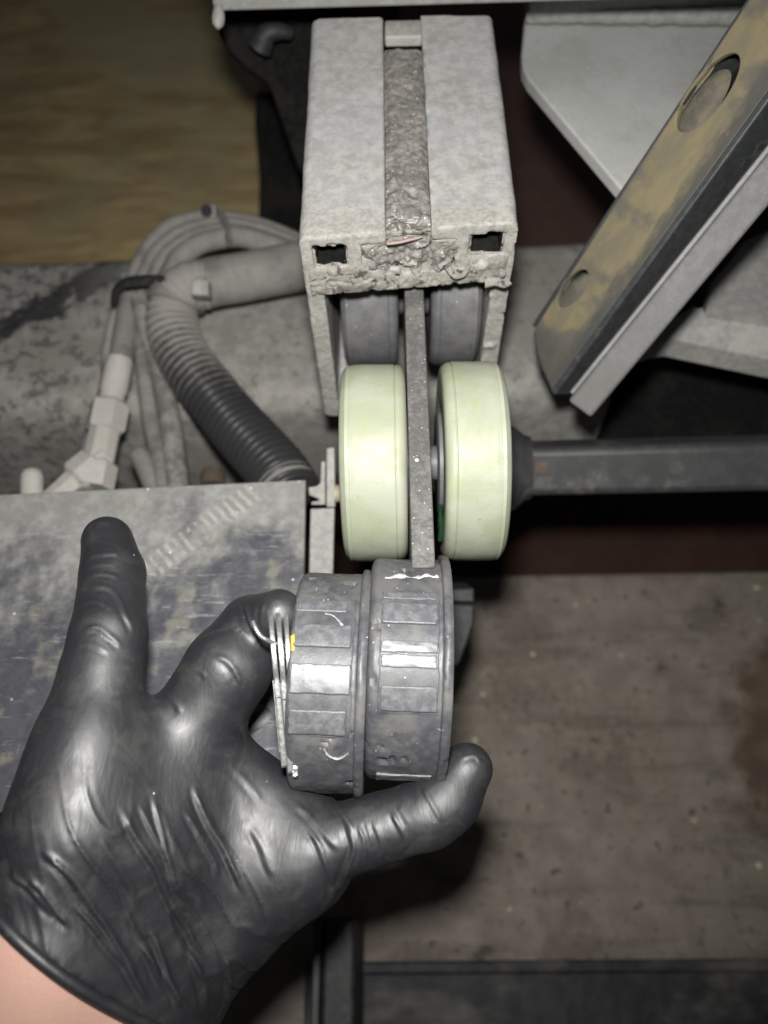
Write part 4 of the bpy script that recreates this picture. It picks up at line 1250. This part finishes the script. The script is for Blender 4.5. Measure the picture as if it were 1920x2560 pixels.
key('outermost nickel key, its blade cut along the edge', (687, 716), 1590, 1655, 1905, 199, 1.65, 22.0, False)
key('middle nickel key with a plain bright blade edge', (705, 731), 1590, 1660, 1905, 199, 1.65, 23.0, False)
key('nickel key with a notched blade lying against the roller', (722, 741), 1590, 1662, 1910, 200, 1.55, 24.0, True)
rc = U(684, 1556, 208)
ra = np.array([math.cos(t) for t in np.linspace(0, 2 * np.pi, 60)])
rsx, rsy = norm(U(700, 1600, 208) - U(650, 1545, 208)), norm(RW @ np.array([-.45, -.35, 0.8]))
rsy = norm(rsy - rsx * rsy.dot(rsx))
ringp = [rc + 7.2 * (math.cos(t) * rsx + math.sin(t) * rsy) for t in np.linspace(0, 2 * np.pi, 60, endpoint=False)]
tt = [path([(632, 1554, 199), (640, 1573, 198), (653, 1591, 198), (674, 1603, 199), (700, 1612, 203), (730, 1618, 210)], 0.6)][0]
kr = obj('key_ring', G().tube(tt, 0.55, 12), m_key, None)
finish(kr, 'thin bright wire key ring hooked round the index fingertip', 'key ring')
tg = [U(px, py, 199) for px, py in ((726, 1590), (736, 1586), (737, 1640), (737, 1690), (731, 1684))]
tag = obj('key_tag', G().prism(tg, RW @ np.array([0, 0, -14.0])), m_yellow, None, bevel=0.4)
finish(tag, 'yellow plastic key tag squeezed between the keys and the roller', 'key tag')

# ------------------------------------------------------------------ the gloved hand
J = {k: (U(*q[:3]), q[3]) for k, q in dict(
    fa0=(-330, 3050, 178, 30), fa1=(60, 2560, 199, 27.5), fb1=(240, 2600, 204, 26),
    w3=(125, 2390, 197, 24), w2=(300, 2430, 207, 23), w4=(60, 2330, 214, 20),
    m3=(220, 1885, 201, 13.6), m3b=(178, 2080, 194, 14.6), p3=(272, 1590, 213, 10.0), d3=(282, 1435, 228, 9.0), t3=(268, 1354, 237, 7.7),
    m2=(425, 1905, 216, 13.0), m2b=(365, 2100, 208, 17), p2=(572, 1672, 218, 12.0), d2=(634, 1570, 224, 9.6), t2=(698, 1533, 213, 6.6),
    m4=(215, 1960, 224, 12), p4=(470, 1830, 256, 10), t4=(760, 1790, 266, 8),
    cm=(440, 2370, 219, 21), m1=(750, 2140, 217, 13.0), m1t=(815, 2112, 213, 9.8), i1=(1072, 2034, 212, 8.9), i1b=(1118, 2000, 213, 8.5), t1=(1168, 1922, 215, 7.0),
    wa=(520, 1865, 221, 9.5), wb=(740, 2070, 220, 11.5), pc=(500, 2110, 221, 17),
).items()}


def hand_sdf(P):
    c = lambda a, b: cone_sdf(P, J[a][0], J[b][0], J[a][1], J[b][1])
    palm = c('w3', 'm3b')
    palm = smin(palm, c('m3b', 'm3'), 6)
    palm = smin(palm, c('w2', 'm2b'), 9); palm = smin(palm, c('m2b', 'm2'), 7)
    palm = smin(palm, c('m3b', 'm2b'), 9); palm = smin(palm, cone_sdf(P, J['m3'][0], J['m2'][0], 12.6, 12.2), 10)
    palm = smin(palm, c('w4', 'm4'), 9)
    palm = smin(palm, c('fa1', 'w3'), 9); palm = smin(palm, c('fb1', 'w2'), 9); palm = smin(palm, c('fa0', 'fa1'), 9); palm = smin(palm, c('fa0', 'fb1'), 9)
    palm = smin(palm, c('cm', 'm1'), 9)
    palm = smin(palm, c('pc', 'm2'), 8); palm = smin(palm, c('pc', 'm1'), 10)
    palm = smin(palm, c('wa', 'wb'), 7)
    mid = smin(c('m3', 'p3'), c('p3', 'd3'), 2.0); mid = smin(mid, c('d3', 't3'), 2.0)
    ind = smin(c('m2', 'p2'), c('p2', 'd2'), 2.0); ind = smin(ind, c('d2', 't2'), 1.0)
    rng4 = smin(c('m4', 'p4'), c('p4', 't4'), 2.0)
    thm = smin(c('m1t', 'i1'), c('i1', 'i1b'), 3.0); thm = smin(thm, c('i1b', 't1'), 3.0)
    d = smin(palm, mid, 3.0)
    d = smin(d, ind, 3.0)
    d = smin(d, thm, 2.6)
    d = smin(d, rng4, 3.0)
    return d


# cuff plane: across the forearm
cuff_c = U(165, 2455, 205) + norm(U(420, 2120, 214) - U(-120, 2840, 186)) * 13
cuff_c = cuff_c - norm(U(420, 2120, 214) - U(-120, 2840, 186)) * 3.5
cuff_n = norm(U(420, 2120, 214) - U(-120, 2840, 186))


def build_glove():
    h = 1.1
    pts = np.array([J[k][0] for k in J if k not in ('fa0',)])
    lo, hi_ = pts.min(0) - 34, pts.max(0) + 34
    n = ((hi_ - lo) / h).astype(int) + 1
    G3 = np.stack(np.meshgrid(*[(lo[i] + h * np.arange(n[i])).astype(np.float32) for i in range(3)], indexing='ij'), -1)
    d = hand_sdf(G3)
    cut = ((cuff_c - G3) @ cuff_n.astype(np.float32))
    d = np.maximum(d, cut)
    v, f = surface_nets(d, lo, h)
    v = relax(v, f, 2, 0.5)
    # even out the back of the hand, where the glove stretches over the knuckles
    px, py, dd = proj(v)
    m = np.clip((py - 1660) / 200, 0, 1) * np.clip((760 - px) / 160, 0, 1) * (dd < 230)
    m = m * np.clip(((v - cuff_c) @ cuff_n - 2) / 8, 0, 1)
    for _ in range(75):
        v = v + m[:, None] * (relax(v, f, 1, 0.6) - v)
    return v, f


def build_arm():
    h = 2.0
    lo = np.minimum(J['fa0'][0], cuff_c) - 45; hi_ = np.maximum(J['fa1'][0], cuff_c + cuff_n * 25) + 45
    n = ((hi_ - lo) / h).astype(int) + 1
    G3 = np.stack(np.meshgrid(*[(lo[i] + h * np.arange(n[i])).astype(np.float32) for i in range(3)], indexing='ij'), -1)
    d = hand_sdf(G3) + 1.6
    d = np.maximum(d, (G3 - cuff_c.astype(np.float32)) @ cuff_n.astype(np.float32) - 12)
    v, f = surface_nets(d, lo, h)
    v = relax(v, f, 3, 0.5)
    return v, f


def subdivide(v, f):
    me = bpy.data.meshes.new('tmp'); me.from_pydata(v.tolist(), [], f.tolist())
    ob = bpy.data.objects.new('tmp', me); COL.objects.link(ob)
    m = ob.modifiers.new('s', 'SUBSURF'); m.levels = 1; m.render_levels = 1
    bpy.context.view_layer.update()
    m2 = bpy.data.meshes.new_from_object(ob.evaluated_get(bpy.context.evaluated_depsgraph_get()))
    vv = np.empty(len(m2.vertices) * 3); m2.vertices.foreach_get('co', vv)
    ff = np.empty(len(m2.loops), np.int64); m2.loops.foreach_get('vertex_index', ff)
    bpy.data.objects.remove(ob); bpy.data.meshes.remove(m2); bpy.data.meshes.remove(me)
    return vv.reshape(-1, 3), ff.reshape(-1, 4)


# folds of the glove, as ridges that follow lines over the back of the hand: (line, half width mm, height mm)
FOLDS = [
    ([(212, 1473), (262, 1470), (292, 1490), (316, 1540), (336, 1592)], 0.9, 0.7), ([(214, 1402), (242, 1390), (300, 1386)], 0.8, 0.5),
    ([(205, 1578), (243, 1570), (276, 1590), (308, 1622)], 1.0, 0.8), ([(218, 1440), (258, 1437), (300, 1446)], 0.7, 0.5), ([(190, 1512), (240, 1505), (285, 1530)], 0.8, 0.4),
    ([(214, 1418), (255, 1414), (290, 1416)], 0.6, 0.35), ([(180, 1620), (230, 1612), (275, 1636)], 0.9, 0.4),
    ([(612, 1490), (618, 1530), (634, 1572), (664, 1602)], 0.8, 1.3), ([(655, 1500), (650, 1540), (662, 1580)], 0.7, 0.5), ([(535, 1640), (565, 1655), (590, 1690), (600, 1715)], 1.1, 0.8), ([(566, 1552), (580, 1562), (592, 1580)], 0.7, 0.5),
    ([(470, 1668), (500, 1680), (520, 1700)], 0.9, 0.5), ([(410, 1730), (440, 1760), (455, 1790)], 1.2, 0.7),
    ([(483, 1954), (520, 2050), (570, 2150), (613, 2242)], 1.1, 1.1), ([(293, 2008), (380, 2160), (450, 2290), (515, 2420)], 1.2, 1.1),
    ([(380, 1980), (412, 2106), (434, 2204), (470, 2260)], 1.0, 0.7), ([(461, 2019), (521, 2128), (545, 2200)], 1.0, 0.6), ([(345, 2010), (400, 2110), (425, 2180)], 0.9, 0.6),
    ([(92, 2117), (190, 2204), (282, 2345), (347, 2459)], 1.3, 1.3), ([(65, 2187), (120, 2250), (175, 2325)], 1.1, 1.0), ([(180, 2247), (304, 2405), (380, 2524)], 1.2, 1.1),
    ([(120, 2130), (200, 2240), (240, 2300)], 0.9, 0.7), ([(374, 2312), (429, 2459), (450, 2530)], 1.1, 1.0), ([(467, 2367), (500, 2450), (520, 2530)], 1.2, 1.0), ([(300, 2250), (360, 2370), (410, 2480)], 1.1, 0.8),
    ([(20, 2180), (80, 2230), (140, 2300)], 1.1, 0.8), ([(560, 2380), (575, 2440), (570, 2520)], 1.1, 0.8), ([(620, 2060), (665, 2140), (690, 2200)], 1.3, 0.5), ([(560, 1900), (620, 1960), (660, 2020)], 1.2, 0.4),
    ([(808, 1990), (854, 2031), (881, 2093), (881, 2147), (835, 2244)], 1.1, 1.3), ([(766, 2055), (804, 2132), (831, 2224), (800, 2290)], 1.0, 0.9), ([(893, 2060), (912, 2110), (910, 2180)], 0.8, 0.8),
    ([(931, 2050), (955, 2116), (958, 2150)], 0.8, 0.7), ([(916, 2052), (932, 2120)], 0.6, 0.5), ([(974, 2030), (1009, 2101), (1012, 2130)], 0.8, 0.8), ([(990, 2015), (1020, 2070)], 0.6, 0.4), ([(1052, 1965), (1078, 2010), (1103, 2058)], 0.8, 0.8),
    ([(740, 2010), (790, 2060), (850, 2130)], 1.2, 0.6), ([(1150, 1900), (1185, 1890), (1205, 1915)], 0.7, 0.35), ([(866, 2040), (900, 2110), (890, 2190)], 0.7, 0.7),
    ([(420, 2060), (470, 2180), (520, 2290)], 1.4, 0.4), ([(240, 2090), (300, 2180), (350, 2270)], 1.4, 0.45),
]


def fold_glove(v, f):
    n = vert_normals(v, f)
    px, py, dd = proj(v)
    facing = np.clip((n * ((CAM - v) / np.linalg.norm(CAM - v, axis=1)[:, None])).sum(1) * 3.0, 0, 1)
    disp = np.zeros(len(v))
    Q = np.stack([px, py], 1)
    for line, w, a in FOLDS:
        L = spline(np.array(line, float), 8)
        L = L + np.stack([fbm(np.c_[L * 0.012, np.zeros(len(L))], 2, 3) * 4, fbm(np.c_[L * 0.012, np.ones(len(L))], 2, 8) * 4], 1)
        wp_ = w * 6.6
        lo, hi_ = L.min(0) - 5 * wp_, L.max(0) + 5 * wp_
        s = np.where((Q > lo).all(1) & (Q < hi_).all(1) & (facing > 0) & (dd < 245))[0]
        if not len(s): continue
        A, B = L[:-1], L[1:]
        best = np.full(len(s), 1e9); side = np.zeros(len(s)); par = np.zeros(len(s))
        for k in range(len(A)):
            ab = B[k] - A[k]
            t = np.clip(((Q[s] - A[k]) @ ab) / ab.dot(ab), 0, 1)
            q = Q[s] - A[k] - t[:, None] * ab
            d2 = (q * q).sum(1)
            m = d2 < best
            best[m] = d2[m]; side[m] = np.sign(ab[0] * q[m, 1] - ab[1] * q[m, 0]); par[m] = (k + t[m]) / len(A)
        dist = np.sqrt(best) / wp_ * np.where(side == 0, 1, side)
        env = np.clip(np.minimum(par, 1 - par) / 0.2, 0, 1); env = env * env * (3 - 2 * env)
        prof = np.exp(-np.abs(dist) ** 1.7) - 0.65 * np.exp(-((dist - 1.7) / 0.9) ** 2)
        disp[s] += (0.66 if line[0][1] > 1940 and line[0][0] < 640 else 0.46) * a * prof * env * facing[s]
    # long drag folds over the back of the hand, deeper towards the cuff
    dv = norm(U(515, 2420, 200) - U(293, 2008, 192)); ac = norm(np.cross(dv, RW[:, 2]))
    q = np.stack([v @ ac * 0.21, v @ dv * 0.022, (v @ RW[:, 2]) * 0.05], 1)
    q[:, 0] += 0.5 * fbm(v * 0.03, 2, 71)
    rid = (1 - np.abs(vnoise(q, 73))) ** 9 - 0.17
    q2 = q * np.array([2.3, 1.6, 1.0])
    rid2 = (1 - np.abs(vnoise(q2, 79))) ** 4 - 0.3
    dc = (v - cuff_c) @ cuff_n
    zone = np.clip((py - 1880) / 160, 0, 1) * np.clip((840 - px) / 120, 0, 1)
    deep = np.clip(1.15 - dc / 48, 0.22, 1)
    lf = np.clip((px - 60) / 140, 0.25, 1)
    disp += facing * zone * (0.9 * rid * deep * lf + 0.16 * rid2 * deep)
    disp += 0.14 * fbm(v * np.array([0.05, 0.05, 0.05]), 3, 44)
    disp += 0.06 * fbm(v * 0.16, 3, 47)
    return v + n * disp[:, None]


person = thing('person', 'left hand in a black nitrile glove holding two worn rollers, bare wrist', 'person', cuff_c)
gv, gf = build_glove()
gv, gf = subdivide(gv, gf)
gv = fold_glove(gv, gf)
obj('glove', (gv, gf), m_glove, person, angle=180)
av, af = build_arm()
obj('forearm', (av, af), m_skin, person, angle=180)
# rolled bead of the cuff
u_ = norm(np.cross(cuff_n, RW[:, 0])); w2_ = np.cross(cuff_n, u_)
bead = []
for a in np.linspace(0, 2 * np.pi, 90, endpoint=False):
    dirv = math.cos(a) * u_ + math.sin(a) * w2_
    ts = np.linspace(5, 60, 221)
    sd = hand_sdf((cuff_c + ts[:, None] * dirv).astype(np.float32)[None, :, :])[0]
    k = np.argmax(sd > 0)
    bead.append(cuff_c + ts[k] * dirv + cuff_n * (0.5 * math.sin(3 * a)))
bead = np.array(bead)
for _ in range(4):
    bead = 0.5 * bead + 0.25 * (np.roll(bead, 1, 0) + np.roll(bead, -1, 0))
bead = np.vstack([bead, bead[:3]])
obj('cuff_bead', G().tube(bead, 1.5, 12, caps=False), m_glove, person, angle=180)
